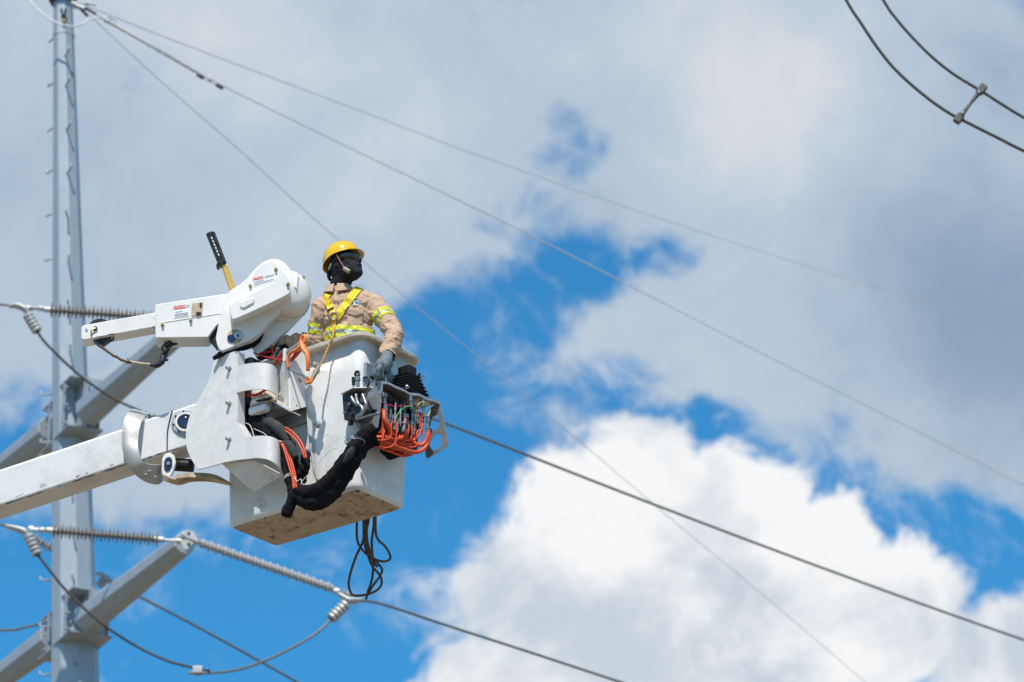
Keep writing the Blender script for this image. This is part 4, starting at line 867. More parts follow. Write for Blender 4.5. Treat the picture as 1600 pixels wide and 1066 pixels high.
# bellows joystick
BC = PU(636, 607, 0.14); BC.z = ZT + 0.005
def bring(z, s): return [BC + UV_ * a * s + WV_ * b * s + ZV * z for a, b in ((1, 1), (-1, 1), (-1, -1), (1, -1))]
rings = []
for i in range(7):
    s = 0.112 - i * 0.0085; z = i * 0.024
    rings += [bring(z, s * 0.86), bring(z + 0.008, s), bring(z + 0.013, s)]
rings.append(bring(0.172, 0.040))
cp('bellows', stack_bm(rings), 'black', bevel=0.004, seg=2)
cp('bellows_cap', box_bm(BC + ZV * 0.190, UV_ * 0.046, WV_ * 0.040, ZV * 0.028), 'black', bevel=0.006)
# joystick grip under the glove, small ball lever, right-hand levers
JT = PU(600, 588, 0.165); JB = PU(602, 604, 0.165)
cp('joystick', tube_bm([JB, JT], 0.017, sides=12), 'chrome', True)
cp('joystick_grip', tube_bm([JT - ZV * 0.02, JT + ZV * 0.07], [0.018, 0.022, 0.016], sides=12), 'black', True)
cp('lever', tube_bm([PU(587, 602, 0.12), PU(586, 578, 0.12)], 0.009, sides=8), 'chrome', True)
cp('lever_ball', lathe_bm([(-0.018, 0.004), (-0.012, 0.014), (0, 0.018), (0.012, 0.014), (0.018, 0.004)], PU(602, 583, 0.19), ZV, 14), 'black_metal', True)
cp('lever', tube_bm([PU(602, 600, 0.19), PU(602, 584, 0.19)], 0.010, sides=8), 'chrome', True)
cp('lever', tube_bm([PU(655, 612, 0.16), PU(655, 594, 0.16)], 0.005, sides=8), 'chrome', True)
cp('lever_grip', tube_bm([PU(655, 595.5, 0.16), PU(655, 584, 0.16)], [0.009, 0.011, 0.010], sides=10), 'black', False)
cp('lever', tube_bm([PU(660, 612, 0.16), PU(659.5, 588, 0.16), PU(663, 588, 0.16)], 0.004, sides=8, spline=False), 'chrome')
cp('lever_ball', lathe_bm([(-0.016, 0.004), (-0.011, 0.013), (0, 0.016), (0.011, 0.013), (0.016, 0.004)], PU(659, 606, 0.18), ZV, 14), 'black_metal', True)
cp('lever_ball', lathe_bm([(-0.016, 0.004), (-0.011, 0.013), (0, 0.016), (0.011, 0.013), (0.016, 0.004)], PU(636, 605, 0.24), ZV, 14), 'chrome', True)
cp('toggle', tube_bm([PU(579, 588, 0.10), PU(584, 592, 0.10)], 0.010, sides=8), 'black')
# auxiliary valve box on the near corner
WX = -0.12
o = [PW(534, 617, WX), PW(543, 613, WX), (PW(561, 612, WX)), PW(566, 636, WX), PW(560, 652, WX), PW(553, 657, WX), PW(537, 656, WX)]
cp('valve_box', prism_bm(o, WV_ * 0.07), 'black_metal', bevel=0.006)
cp('valve_port', lathe_bm([(0, 0.010), (0.006, 0.010), (0.006, 0.006)], PW(538.5, 645, WX), -WV_, 12), 'chrome')
cp('valve_foot', tube_bm([PW(548, 654, WX + 0.02), PW(548, 664, WX + 0.02)], 0.016, sides=10), 'black')
a = PW(532, 617, WX - 0.02)
cp('shelf_plate', prism_bm([a, PZ(552, 607, a.z), PZ(583, 606, a.z), PZ(576, 614, a.z), PZ(548, 617, a.z)], ZV * 0.008), 'aluminium', bevel=0.002)
for P, r_ in (([(556, 616), (559, 630), (565, 636), (566, 644), (556, 652)], 0.011), ([(566, 616), (570, 626), (572, 634), (566, 646), (556, 654)], 0.010), ([(549, 620), (553, 628), (560, 634)], 0.010), ([(556, 655), (566, 653), (580, 649), (592, 646)], 0.008)):
    cp('steel_pipe', tube_bm([PW(x, y, WX - 0.015) for x, y in P], r_, sides=10), 'chrome', True)
for x, y in ((551, 621), (555, 625), (547, 632), (544, 640), (566, 630), (550, 648)):
    cp('valve_nut', lathe_bm([(-0.008, 0.012), (0.012, 0.012), (0.013, 0.008)], PW(x, y, WX - 0.008), -WV_, 6), 'chrome' if x % 2 else 'black_metal')
cp('coupler', lathe_bm([(0, 0.013), (0.045, 0.013), (0.047, 0.018), (0.065, 0.018), (0.066, 0.014), (0.082, 0.014), (0.084, 0.019), (0.10, 0.017)], PW(559, 606, WX + 0.0), ZV + UV_ * -0.05, 14), 'chrome')
cp('coupler_cap', lathe_bm([(0, 0.017), (0.006, 0.020), (0.022, 0.020), (0.026, 0.015), (0.034, 0.015)], PW(558, 588, WX), ZV, 14), 'black')
cp('coupler', lathe_bm([(0, 0.012), (0.04, 0.012), (0.042, 0.016), (0.06, 0.015)], PW(570, 605, WX + 0.02), ZV, 12), 'chrome')
cp('coupler_ring', tube_bm([PW(568, 590, WX), PW(574, 590, WX), PW(577, 598, WX), PW(574, 605, WX)], 0.006), 'black', True)
cp('lever', tube_bm([PW(552.5, 606, WX), PW(552.5, 600, WX)], 0.006, sides=8), 'chrome', True)
cp('lever_grip', tube_bm([PW(552.5, 602, WX), PW(552, 590, WX)], [0.010, 0.012, 0.011], sides=10), 'black')

# ------------------------------------------------------------------ fabric-sleeved hose bundles
def sleeve(P, r, mat, wob=0.16, wf=16, n=110, parent=None):
    wob *= 1.35; wf *= 1.3
    return finish('fabric_sleeve', mesh_of(tube_bm([PW(*q) for q in P], r, n=n, sides=18, wob=wob, wf=wf)), M[mat], parent, smooth=True)
hb = thing('hose_bundle', 'black fabric hose sleeves sagging in a loop below the bucket mount', 'hoses', PW(450, 800, -0.15))
sleeve([(376, 648, -0.12), (398, 659, -0.18), (420, 672, -0.2), (438, 688, -0.2), (450, 710, -0.2), (456, 735, -0.19), (460, 758, -0.17)], [0.06, 0.065, 0.066, 0.064, 0.06, 0.056, 0.05], 'fabric', parent=hb)
sleeve([(404, 653, -0.2), (424, 662, -0.24), (442, 676, -0.25), (450, 690, -0.25)], [0.02, 0.035, 0.036, 0.02], 'fabric_grey', 0.12, parent=hb)
sleeve([(446, 690, -0.25), (455, 700, -0.26), (462, 715, -0.26)], [0.02, 0.03, 0.02], 'fabric_grey', 0.12, parent=hb)
sleeve([(444, 692, -0.2), (446, 715, -0.22), (450, 740, -0.22), (456, 758, -0.22), (459, 770, -0.22), (455, 785, -0.22), (448, 802, -0.22), (446, 808, -0.22)], [0.03, 0.034, 0.032, 0.036, 0.034, 0.034, 0.040, 0.026], 'fabric', parent=hb)
sleeve([(478, 710, -0.16), (476, 728, -0.2), (471, 742, -0.2), (472, 756, -0.18)], [0.026, 0.034, 0.038, 0.03], 'fabric', 0.25, 26, parent=hb)
sleeve([(462, 750, -0.2), (466, 772, -0.2), (484, 784, -0.2), (505, 780, -0.19), (524, 762, -0.17), (541, 736, -0.15), (556, 712, -0.12), (570, 694, -0.08), (588, 684, -0.05)], [0.04, 0.05, 0.056, 0.056, 0.055, 0.055, 0.052, 0.05, 0.046], 'fabric', 0.14, parent=hb)
sleeve([(464, 764, -0.22), (482, 768, -0.24), (503, 760, -0.24), (522, 740, -0.22), (540, 716, -0.2), (554, 696, -0.16), (570, 680, -0.12), (586, 670, -0.08)], [0.036, 0.04, 0.04, 0.038, 0.036, 0.040, 0.046, 0.040], 'fabric', 0.16, parent=hb)
sleeve([(538, 722, -0.24), (546, 710, -0.23), (553, 698, -0.22)], [0.012, 0.028, 0.014], 'fabric_grey', 0.1, parent=hb)
for P in ([(444, 672), (455, 680), (466, 692), (473, 706), (476, 716)], [(446, 668), (458, 676), (470, 690), (476, 704), (479, 716)], [(441, 692), (448, 706), (455, 728), (459, 745), (461, 763)], [(443, 690), (451, 706), (458, 728), (462, 746), (463.5, 763)], [(438, 690), (445, 706), (452, 730), (457, 748), (459, 764)]):
    finish('orange_line', mesh_of(tube_bm([PW(x, y, -0.265) for x, y in P], 0.0062, n=30)), M['orange'], hb, smooth=True)
for P in ([(460, 745), (464, 752), (470, 749), (472, 757)], [(470, 757), (474, 750), (490, 732), (505, 714), (518, 702), (528, 700)], [(384, 661), (390, 664), (394, 672), (397, 682)], [(397, 670), (412, 677), (421, 684), (441, 690)], [(543, 690), (552, 684), (557, 677), (559, 668)]):
    finish('tie_wire', mesh_of(tube_bm([PW(x, y, -0.275) for x, y in P], 0.0022, n=24, sides=6)), M['label_white'] if P[0][0] != 543 else M['cable'], hb, smooth=True)
for x, y in ((458, 746), (458, 749), (553, 690), (556, 692)):
    c = PW(x, y, -0.2); finish('cable_tie', mesh_of(tube_bm([c + UV_ * math.cos(k * PI / 8) * 0.052 + WV_ * math.sin(k * PI / 8) * 0.06 + ZV * 0.01 * math.cos(k * PI / 8) for k in range(17)], 0.003, sides=6)), M['label_white'] if y > 700 else M['chrome'], hb, smooth=True)
# black fabric tail under the console
finish('fabric_sleeve', mesh_of(tube_bm([PU(596, 703, 0.10), PU(610, 708, 0.12), PU(622, 706, 0.12), PU(634, 700, 0.12)], [0.02, 0.04, 0.035, 0.02], sides=14, wob=0.2, wf=25)), M['fabric'], hb, smooth=True)
# ------------------------------------------------------------------ brown rope loops hanging behind the bucket
WR = BW + 0.12
def RP(l): return [PW(x, y, WR + (i % 3) * 0.012) for i, (x, y) in enumerate(l)]
t = thing('rope_coil', 'brown dirty rope loops dangling beneath the far side of the bucket', 'rope', PW(570, 900, WR))
loops = [[(558, 780), (557.5, 820), (558, 842), (563, 855), (575, 868), (588, 875), (600, 877.5), (609, 874), (609, 866), (601, 853), (592, 845), (587, 832), (587, 800), (586, 780)],
         [(568, 780), (568, 822), (567, 846), (556, 870), (547, 898), (545, 916), (550, 929), (558, 931), (573, 929), (588, 923), (596, 913), (594, 900), (582, 885), (575, 868), (570, 848), (570, 815), (571, 780)],
         [(573, 780), (573, 820), (574, 846), (580, 866), (590, 880), (597, 890), (593, 901), (583, 915), (575, 928), (572, 936)],
         [(584, 780), (584, 818), (581, 845), (582, 870), (583, 890), (580, 910), (574, 926)],
         [(576, 780), (576, 812), (571, 838), (576, 862), (585, 880), (590, 886)]]
for P in loops: finish('strand', mesh_of(tube_bm(RP(P), 0.0082, n=80, sides=8)), M['rope_brown'], t, smooth=True)
# ------------------------------------------------------------------ the worker
M['shirt'] = pmat('tan_work_shirt', (0.53, 0.36, 0.245), 0.85, var=0.10, vscale=9, dirt=(0.34, 0.23, 0.15), dirt_amt=0.12, dscale=8, bump=0.35, bscale=55)
M['trousers'] = pmat('dark_denim', (0.06, 0.07, 0.10), 0.9, var=0.2)
M['skin'] = pmat('brown_skin', (0.26, 0.13, 0.075), 0.5, var=0.12, vscale=20)
M['mask'] = pmat('black_balaclava_knit', (0.018, 0.018, 0.021), 0.8, var=0.3, vscale=14, bump=0.5, bscale=60, spec=0.25)
M['helmet'] = pmat('yellow_hard_hat', (0.85, 0.50, 0.008), 0.16, var=0.03, vscale=6, coat=0.6)
M['harness'] = pmat('yellow_webbing', (0.82, 0.58, 0.01), 0.6, var=0.12, vscale=60)
M['lime'] = pmat('lime_reflective_tape', (0.64, 0.64, 0.02), 0.5, var=0.08, vscale=30)
M['silver'] = pmat('silver_reflective_tape', (0.36, 0.40, 0.30), 0.4, 0.2, var=0.12, vscale=40)
M['glove'] = pmat('grey_blue_glove', (0.15, 0.17, 0.18), 0.7, var=0.25, vscale=22, dirt=(0.02, 0.10, 0.17), dirt_amt=0.7, dscale=26, bump=0.4, bscale=90)
M['hood_grey'] = pmat('grey_head_band', (0.36, 0.35, 0.34), 0.6, var=0.1)
M['shades'] = pmat('black_sunglasses', (0.006, 0.006, 0.008), 0.08, coat=1.0)
M['cord_pink'] = pmat('pink_cord', (0.55, 0.20, 0.24), 0.6)
M['case_tan'] = pmat('tan_earplug_case', (0.30, 0.24, 0.17), 0.5, var=0.25, vscale=60)
PB = L(-0.26, 0.26, 0.06); YPN = PB.y
def PP(px, py, dy=0.0): return PD(px, py, YPN + dy)
def ico(bm, c, r, axes=None, sub=3):
    g = bmesh.ops.create_icosphere(bm, subdivisions=sub, radius=1.0)
    ax_ = axes or (XV, YV, ZV); r = r if isinstance(r, tuple) else (r, r, r)
    for v in g['verts']:
        q = v.co.copy(); v.co = Vector(c) + ax_[0] * q.x * r[0] + ax_[1] * q.y * r[1] + ax_[2] * q.z * r[2]
def limb(bm, pts, rs, shrink=0.0):
    pts = [Vector(p) for p in pts]
    for p, r in zip(pts, rs): ico(bm, p, r - shrink, sub=2)
    for a, b, ra, rb in zip(pts, pts[1:], rs, rs[1:]):
        tube_bm([a, b], [ra - shrink, rb - shrink], n=2, sides=16, bm=bm)
def remeshed(bm, voxel, smooth=2):
    """one continuous skin round overlapping volumes"""
    me = bpy.data.meshes.new('raw'); bm.to_mesh(me); bm.free()
    o = bpy.data.objects.new('raw', me); COL.objects.link(o)
    md = o.modifiers.new('r', 'REMESH'); md.mode = 'VOXEL'; md.voxel_size = voxel
    dg = bpy.context.evaluated_depsgraph_get(); out = bpy.data.meshes.new_from_object(o.evaluated_get(dg))
    bpy.data.objects.remove(o); bpy.data.meshes.remove(me)
    b = bmesh.new(); b.from_mesh(out)
    for _ in range(smooth): bmesh.ops.smooth_vert(b, verts=b.verts, factor=0.5, use_axis_x=True, use_axis_y=True, use_axis_z=True)
    b.to_mesh(out); b.free(); return out
def pushed(me, fn):
    b = bmesh.new(); b.from_mesh(me); b.normal_update()
    mv = [(v, fn(v.co, v.normal)) for v in b.verts]
    for v, d_ in mv: v.co = v.co + v.normal * d_
    b.normal_update(); b.to_mesh(me); b.free(); return me
person = thing('person', 'worker in yellow hard hat, black mask, tan shirt and harness standing in the bucket', 'person', PB)
# joints
SHL, SHR = PP(584, 478, 0.0), PP(506, 481, 0.0)
ELL = PP(617, 522, -0.15); WRL = PU(606, 553, 0.12)
ELR = PP(493, 533, 0.03); WRR = PP(441, 537, 0.09)
HC = PP(538, 416, -0.04)
FD = Vector((0.80, -0.58, 0.27)).normalized(); US = (ZV + Vector((-0.10, 0, 0))); US = (US - FD * US.dot(FD)).normalized(); SD = FD.cross(US).normalized()
NB = PP(530, 455, 0.0)
zf = PB.z
HIP = PP(549, 572, 0.0)
def legs(bm, s=0.0):
    for k in (-1, 1):
        hx = Vector((PB.x + k * 0.09, PB.y, 0)); limb(bm, [hx + ZV * (zf + 0.88), hx + ZV * (zf + 0.47) + Vector((k * 0.01, -0.02, 0)), hx + ZV * (zf + 0.10)], [0.095, 0.068, 0.052], s)
    ico(bm, Vector((PB.x, PB.y, zf + 0.93)), (0.165 - s, 0.115 - s, 0.12 - s))
def torso(bm, s=0.0):
    for px, py, r, dy in ((549, 556, (0.165, 0.12, 0.12), 0), (545, 528, (0.168, 0.125, 0.12), 0), (542, 500, (0.168, 0.120, 0.12), 0), (541, 478, (0.168, 0.108, 0.085), 0.0)):
        ico(bm, PP(px, py, dy), tuple(q - s for q in r))
    ico(bm, PP(559, 464, 0.02), 0.055 - s); ico(bm, PP(516, 467, 0.02), 0.052 - s)
    limb(bm, [NB + ZV * -0.02, SHL + ZV * 0.012 + XV * -0.03], [0.07, 0.07], s); limb(bm, [NB + ZV * -0.02, SHR + ZV * 0.012 + XV * 0.03], [0.07, 0.068], s)
def arms(bm, s=0.0, cuff=True):
    limb(bm, [SHL, SHL.lerp(ELL, 0.5) + XV * 0.012, ELL, ELL.lerp(WRL, 0.55), WRL], [0.074, 0.062, 0.056, 0.051, 0.047], s)
    limb(bm, [SHR, SHR.lerp(ELR, 0.5) + XV * -0.01, ELR, ELR.lerp(WRR, 0.5), WRR], [0.072, 0.060, 0.052, 0.046, 0.041], s)
def head(bm, g=0.0):
    ico(bm, HC, (0.098 + g, 0.079 + g, 0.118 + g), (FD, SD, US))
    ico(bm, HC + FD * 0.046 - US * 0.058, (0.058 + g, 0.058 + g, 0.064 + g), (FD, SD, US))
    ico(bm, HC + FD * 0.080 - US * 0.092, (0.028 + g, 0.032 + g, 0.030 + g), (FD, SD, US))
    ico(bm, HC + FD * 0.092 - US * 0.050, (0.020 + g, 0.030 + g, 0.020 + g), (FD, SD, US))
    limb(bm, [HC + FD * 0.092 + US * 0.014, HC + FD * 0.114 - US * 0.018], [0.010 + g, 0.015 + g])
    for k in (-1, 1): ico(bm, HC - FD * 0.008 + SD * 0.076 * k - US * 0.006, (0.022 + g, 0.012 + g, 0.033 + g), (FD, SD, US))
    limb(bm, [HC - US * 0.05 - FD * 0.02, NB + ZV * 0.02, NB - ZV * 0.05], [0.062 + g, 0.058 + g, 0.062])
# body: one continuous surface from head to feet
def hand(bm, g=0.0):
    p0 = WRL; pk = PU(599, 577, 0.20)
    limb(bm, [p0, PU(603, 563, 0.165), PU(600, 572, 0.19)], [0.030 + g, 0.036 + g, 0.034 + g])
    limb(bm, [PU(593, 570, 0.19), PU(607, 569, 0.17)], [0.024 + g, 0.026 + g])
    for i in range(4):
        ln = (0.90, 1.0, 1.0, 0.82)[i]
        x = 590.5 + i * 5.6; k = PU(x, 578 - i * 0.6, 0.205 - i * 0.008); m1 = PU(x + 0.3, 578 + 10 * ln, 0.200 - i * 0.006); m2 = PU(x + 1.5, 578 + 15 * ln, 0.165 - i * 0.004); t_ = PU(x + 2, 578 + 11 * ln, 0.135)
        limb(bm, [PU(597 + i * 2, 569, 0.19), k, m1, m2, t_], [0.017 + g, 0.0115 + g, 0.0105 + g, 0.0098 + g, 0.0088 + g])
    limb(bm, [PU(596, 564, 0.155), PU(588, 573, 0.15), PU(587, 584, 0.155), PU(591, 592, 0.16)], [0.019 + g, 0.0135 + g, 0.012 + g, 0.0105 + g])
def hand_r(bm, g=0.0):
    d_ = (WRR - ELR).normalized(); p = WRR + d_ * 0.06
    limb(bm, [WRR, p], [0.028 + g, 0.034 + g])
    for i in range(4):
        k = p + d_ * 0.03 + ZV * (0.026 - i * 0.018); limb(bm, [p, k, k + d_ * 0.025 + YV * -0.02, k + YV * -0.045], [0.018 + g, 0.011 + g, 0.010 + g, 0.009 + g])
    limb(bm, [p, p + ZV * 0.04 - YV * 0.02, p + ZV * 0.045 - YV * 0.045], [0.018 + g, 0.012 + g, 0.010 + g])
bm = bmesh.new(); head(bm, 0.0); torso(bm, 0.02); arms(bm, 0.018); legs(bm, 0.02); hand(bm, -0.003); hand_r(bm, -0.003)
for k in (-1, 1): ico(bm, Vector((PB.x + k * 0.10, PB.y - 0.05, zf + 0.04)), (0.045, 0.12, 0.04))
body = finish('body', remeshed(bm, 0.009, 1), M['skin'], person, smooth=True)
# trousers and boots (inside the bucket)
bm = bmesh.new(); legs(bm); finish('trousers', remeshed(bm, 0.014, 2), M['trousers'], person, smooth=True)
for k in (-1, 1):
    bm = bmesh.new(); ico(bm, Vector((PB.x + k * 0.10, PB.y - 0.05, zf + 0.045)), (0.055, 0.135, 0.05)); limb(bm, [Vector((PB.x + k * 0.10, PB.y, zf + 0.06)), Vector((PB.x + k * 0.10, PB.y, zf + 0.18))], [0.06, 0.06])
    finish('boot', remeshed(bm, 0.012, 2), M['black'], person, smooth=True)
# shirt
def near_seg(p, a, b):
    d_ = b - a; t_ = max(0, min(1, (p - a).dot(d_) / d_.length_squared)); return (p - (a + d_ * t_)).length, t_
def fold(p, nrm):
    w_ = 0.0045 * noise.noise(p * 9) + 0.003 * noise.noise(p * 23 + Vector((3, 1, 2)))
    q = Vector((p.x * 10, p.y * 10, p.z * 24)) + 1.5 * noise.noise_vector(p * 5); rdg = 1 - abs(noise.noise(q)) * 2; w_ += 0.0062 * max(0, rdg) ** 2
    q = Vector(((p.x + p.z * 0.8) * 26, p.y * 12, (p.z - p.x * 0.5) * 9)) + 1.2 * noise.noise_vector(p * 7); w_ += 0.006 * max(0, 1 - abs(noise.noise(q)) * 2.4) ** 2
    d1, t1 = near_seg(p, ELL, WRL); d2, t2 = near_seg(p, ELR, WRR)
    if d1 < 0.1: w_ += 0.010 * math.sin((p - ELL).dot((WRL - ELL).normalized()) * 105 + 5 * noise.noise(p * 13)) * min(1, 0.35 + t1) * 0.8
    if d2 < 0.1: w_ += 0.005 * math.sin((p - ELR).dot((WRR - ELR).normalized()) * 110 + 4 * noise.noise(p * 14))
    return w_
bm = bmesh.new(); torso(bm); arms(bm)
sm = pushed(remeshed(bm, 0.0055, 3), fold)
b = bmesh.new(); b.from_mesh(sm)          # open the cuffs and the neck
for c_, n_2 in ((WRL + (WRL - ELL).normalized() * 0.028, (WRL - ELL).normalized()), (WRR + (WRR - ELR).normalized() * 0.02, (WRR - ELR).normalized())):
    sel = [v for v in b.verts if (v.co - c_).length < 0.09]
    gm = [f for f in b.faces if (f.calc_center_median() - c_).length < 0.12]
    es = list({e for f in gm for e in f.edges}); vs = list({v for f in gm for v in f.verts})
    bmesh.ops.bisect_plane(b, geom=gm + es + vs, plane_co=c_, plane_no=n_2, clear_outer=True)
b.to_mesh(sm); b.free()
shirt_bvh_bm = bmesh.new(); shirt_bvh_bm.from_mesh(sm); shirt_bvh_bm.normal_update(); SBV = BVHTree.FromBMesh(shirt_bvh_bm)
def hit(px, py, off=0.004):
    h_, n_3, _, _ = SBV.ray_cast(CAM, ray(px, py).normalized())
    if h_ is None: return PP(px, py, -0.13), Vector((0, -1, 0))
    return h_ + n_3 * off, n_3
def band(a0, a1, nrm, keep, mat, name, off=0.003):
    """cut a slice out of the shirt surface and lift it off as tape"""
    c_ = shirt_bvh_bm.copy(); bmesh.ops.delete(c_, geom=[f for f in c_.faces if not keep(f.calc_center_median())], context='FACES')
    for co, no in ((a1, nrm), (a0, -nrm)):
        bmesh.ops.bisect_plane(c_, geom=c_.verts[:] + c_.edges[:] + c_.faces[:], plane_co=co, plane_no=no, clear_outer=True)
    c_.normal_update()
    for v in c_.verts: v.co += v.normal * off
    me_ = bpy.data.meshes.new(name); c_.to_mesh(me_); c_.free()
    return me_
shirt = finish('shirt', sm, M['shirt'], person, smooth=True)
def arm_near(p): return near_seg(p, SHL.lerp(ELL, 0.2), ELL)[0] < 0.092 or near_seg(p, ELL, WRL)[0] < 0.085 or near_seg(p, SHR.lerp(ELR, 0.25), ELR)[0] < 0.088 or near_seg(p, ELR, WRR)[0] < 0.075
def tape(a0, a1, nrm, keep):
    for q0, q1, mt in ((0.0, 0.34, 'lime'), (0.34, 0.66, 'silver'), (0.66, 1.0, 'lime')):
        finish('reflective_tape', band(a0.lerp(a1, q0), a0.lerp(a1, q1), nrm, keep, mt, 'tape'), M[mt], shirt, smooth=True)
zb0, zb1 = PP(541, 527, -0.125), PP(541, 508, -0.125)
tape(zb0, zb1, Vector((0.06, 0, 1)).normalized(), lambda p: not arm_near(p))
d_ = (ELL - SHL).normalized(); tape(SHL.lerp(ELL, 0.58), SHL.lerp(ELL, 0.36), -d_, lambda p: near_seg(p, SHL, ELL)[0] < 0.105 and p.x > PP(578, 500).x)
d_ = (ELR - SHR).normalized(); tape(SHR.lerp(ELR, 0.86), SHR.lerp(ELR, 0.56), -d_, lambda p: near_seg(p, SHR, ELR)[0] < 0.10 and p.x < PP(501, 500).x)
def ribbon(path, width, mat, name, parent, off=0.006, th=0.004, n=26):
    bm = bmesh.new(); P = catmull([Vector((x, y, 0)) for x, y in path], n); hs = [hit(p.x, p.y, off) for p in P]
    pts = [h_[0] for h_ in hs]; nr = [h_[1] for h_ in hs]
    pts = [(pts[max(i - 1, 0)] + pts[i] * 2 + pts[min(i + 1, n)]) / 4 for i in range(n + 1)]
    nr = [(nr[max(i - 2, 0)] + nr[max(i - 1, 0)] + nr[i] + nr[min(i + 1, n)] + nr[min(i + 2, n)] + Vector((0, -1, -0.2))).normalized() for i in range(n + 1)]
    prev = None
    for i in range(n + 1):
        tg = (pts[min(i + 1, n)] - pts[max(i - 1, 0)]).normalized(); s_ = tg.cross(nr[i]).normalized() * width / 2
        row = [bm.verts.new(pts[i] - s_), bm.verts.new(pts[i]), bm.verts.new(pts[i] + s_)]
        if prev:
            for j in range(2): bm.faces.new((prev[j], row[j], row[j + 1], prev[j + 1]))
        prev = row
    return finish(name, mesh_of(bm), mat, parent, smooth=False, solid=th)
hn = ribbon([(561, 451), (556, 456), (548, 466), (540, 477), (532, 488), (524, 497)], 0.050, M['harness'], 'harness', person, off=0.009, th=0.002)
ribbon([(512, 459), (512, 466), (514, 475), (518, 486), (522, 497)], 0.046, M['harness'], 'strap', hn, off=0.009, th=0.002)
ribbon([(512, 472), (518, 485), (523, 497)], 0.036, M['harness'], 'strap', hn, off=0.013, th=0.002)
ribbon([(522, 494), (523, 506), (522, 520)], 0.026, M['harness'], 'strap', hn, off=0.012)
ribbon([(513, 460), (520, 456)], 0.012, M['black'], 'strap_keeper', hn, off=0.018, n=6)
ribbon([(514, 487), (523, 483)], 0.012, M['black'], 'strap_keeper', hn, off=0.020, n=6)
c_, n_4 = hit(523, 496, 0.02)
finish('chest_ring', mesh_of(tube_bm([c_ + XV * math.cos(k * PI / 8) * 0.022 + ZV * math.sin(k * PI / 8) * 0.026 for k in range(17)], 0.005, sides=8)), M['chrome'], hn, smooth=True)
# placket, pockets, badge, collar
ribbon([(527, 458), (525, 475), (523, 495), (522, 507)], 0.03, M['shirt'], 'placket', shirt, off=0.004)
def patch(pts, mat, name, off, th=0.004, parent=shirt):
    bm = bmesh.new(); bm.faces.new([bm.verts.new(hit(x, y, off)[0]) for x, y in pts]); bmesh.ops.triangulate(bm, faces=bm.faces)
    return finish(name, mesh_of(bm), mat, parent, solid=th)
patch([(541, 487), (553, 486), (566, 484), (566, 490), (554, 495), (542, 491)], M['shirt'], 'pocket_flap', 0.010, 0.006)
patch([(542, 491), (554, 494), (566, 490), (566, 507), (543, 508)], M['shirt'], 'pocket', 0.004, 0.004)
patch([(492, 490), (500, 492), (508, 489), (507, 495), (500, 499), (493, 496)], M['shirt'], 'pocket_flap', 0.010, 0.006)
bg_ = patch([(551.5, 469.5), (560.5, 470.5), (560, 478.5), (551, 477.5)], pmat('badge_pale', (0.62, 0.66, 0.68), 0.7), 'badge', 0.006, 0.001)
BLU = pmat('badge_blue', (0.02, 0.30, 0.55), 0.6)
patch([(553, 470.5), (555.5, 471.5), (557, 473), (560, 473.4), (557.6, 474.8), (556.5, 477.4), (554.2, 477.2), (555, 474.4)], BLU, 'badge_mark', 0.014, 0.001)
TF = Vector((-0.22, -0.97, 0)).normalized(); TS = TF.cross(ZV).normalized()
for k in (-1, 1):
    A, B = [], []
    for i in range(9):
        a = math.radians(6 + i * 21) * k; dr = TF * math.cos(a) + TS * math.sin(a); lift = 0.5 - 0.5 * math.cos(a)
        A.append(NB + dr * (0.090 + 0.022 * math.cos(a)) * Vector((1, 1, 1)).x + ZV * (-0.030 + 0.03 * lift - 0.02 * max(0, math.cos(a)) ** 4)); B.append(NB + dr * (0.078 + 0.012 * math.cos(a)) + ZV * (0.014 + 0.030 * lift))
    finish('collar', mesh_of(sheet_bm(A, B, 24, m_=3)), M['shirt'], shirt, smooth=True, solid=0.006)
# gloves
bm = bmesh.new(); hand(bm, 0.0055); finish('glove', remeshed(bm, 0.0036, 1), M['glove'], person, smooth=True)
bm = bmesh.new(); hand_r(bm, 0.002); finish('glove', remeshed(bm, 0.005, 1), M['glove'], person, smooth=True)
# balaclava with an open eye slit
bm = bmesh.new(); head(bm, 0.006); bk = remeshed(bm, 0.006, 2)
def knit(p, nrm):
    q = p - HC; u_ = q.dot(US); return 0.0042 * (1 - 2 * abs(noise.noise(Vector((q.dot(FD) * 16, q.dot(SD) * 16, u_ * 42)) + noise.noise_vector(p * 12)))) * (1 if u_ < 0 else 0.3)
bk = pushed(bk, knit)
b = bmesh.new(); b.from_mesh(bk)
bmesh.ops.delete(b, geom=[f for f in b.faces if (lambda q: q.dot(FD) > 0.055 and -0.016 < q.dot(US) < 0.045)(f.calc_center_median() - HC) or f.calc_center_median().z < NB.z - 0.03], context='FACES')
b.to_mesh(bk); b.free(); mask = finish('balaclava', bk, M['mask'], person, smooth=True)
# sunglasses
def hp(f_, s_, u_): return HC + FD * f_ + SD * s_ + US * u_
A, B = [], []
for k in range(13):
    a = math.radians(-78 + 13 * k); e_ = abs(a) / 1.36; dip = 0.010 * math.exp(-(a / 0.16) ** 2)
    A.append(hp(0.022 + 0.098 * math.cos(a), 0.092 * math.sin(a), 0.036 - 0.004 * e_)); B.append(hp(0.010 + 0.096 * math.cos(a), 0.089 * math.sin(a), -0.004 + 0.022 * e_ ** 3 + dip))
sg = finish('sunglasses', mesh_of(sheet_bm(A, B, 48, sag=FD * 0.004, m_=5)), M['shades'], person, smooth=True, solid=0.003)
for k in (1, -1):
    finish('temple', mesh_of(tube_bm([hp(0.036, 0.089 * k, 0.026), hp(0.01, 0.094 * k, 0.022), hp(-0.02, 0.092 * k, 0.012)], [0.009, 0.006, 0.004], sides=8)), M['shades'], sg, smooth=True)
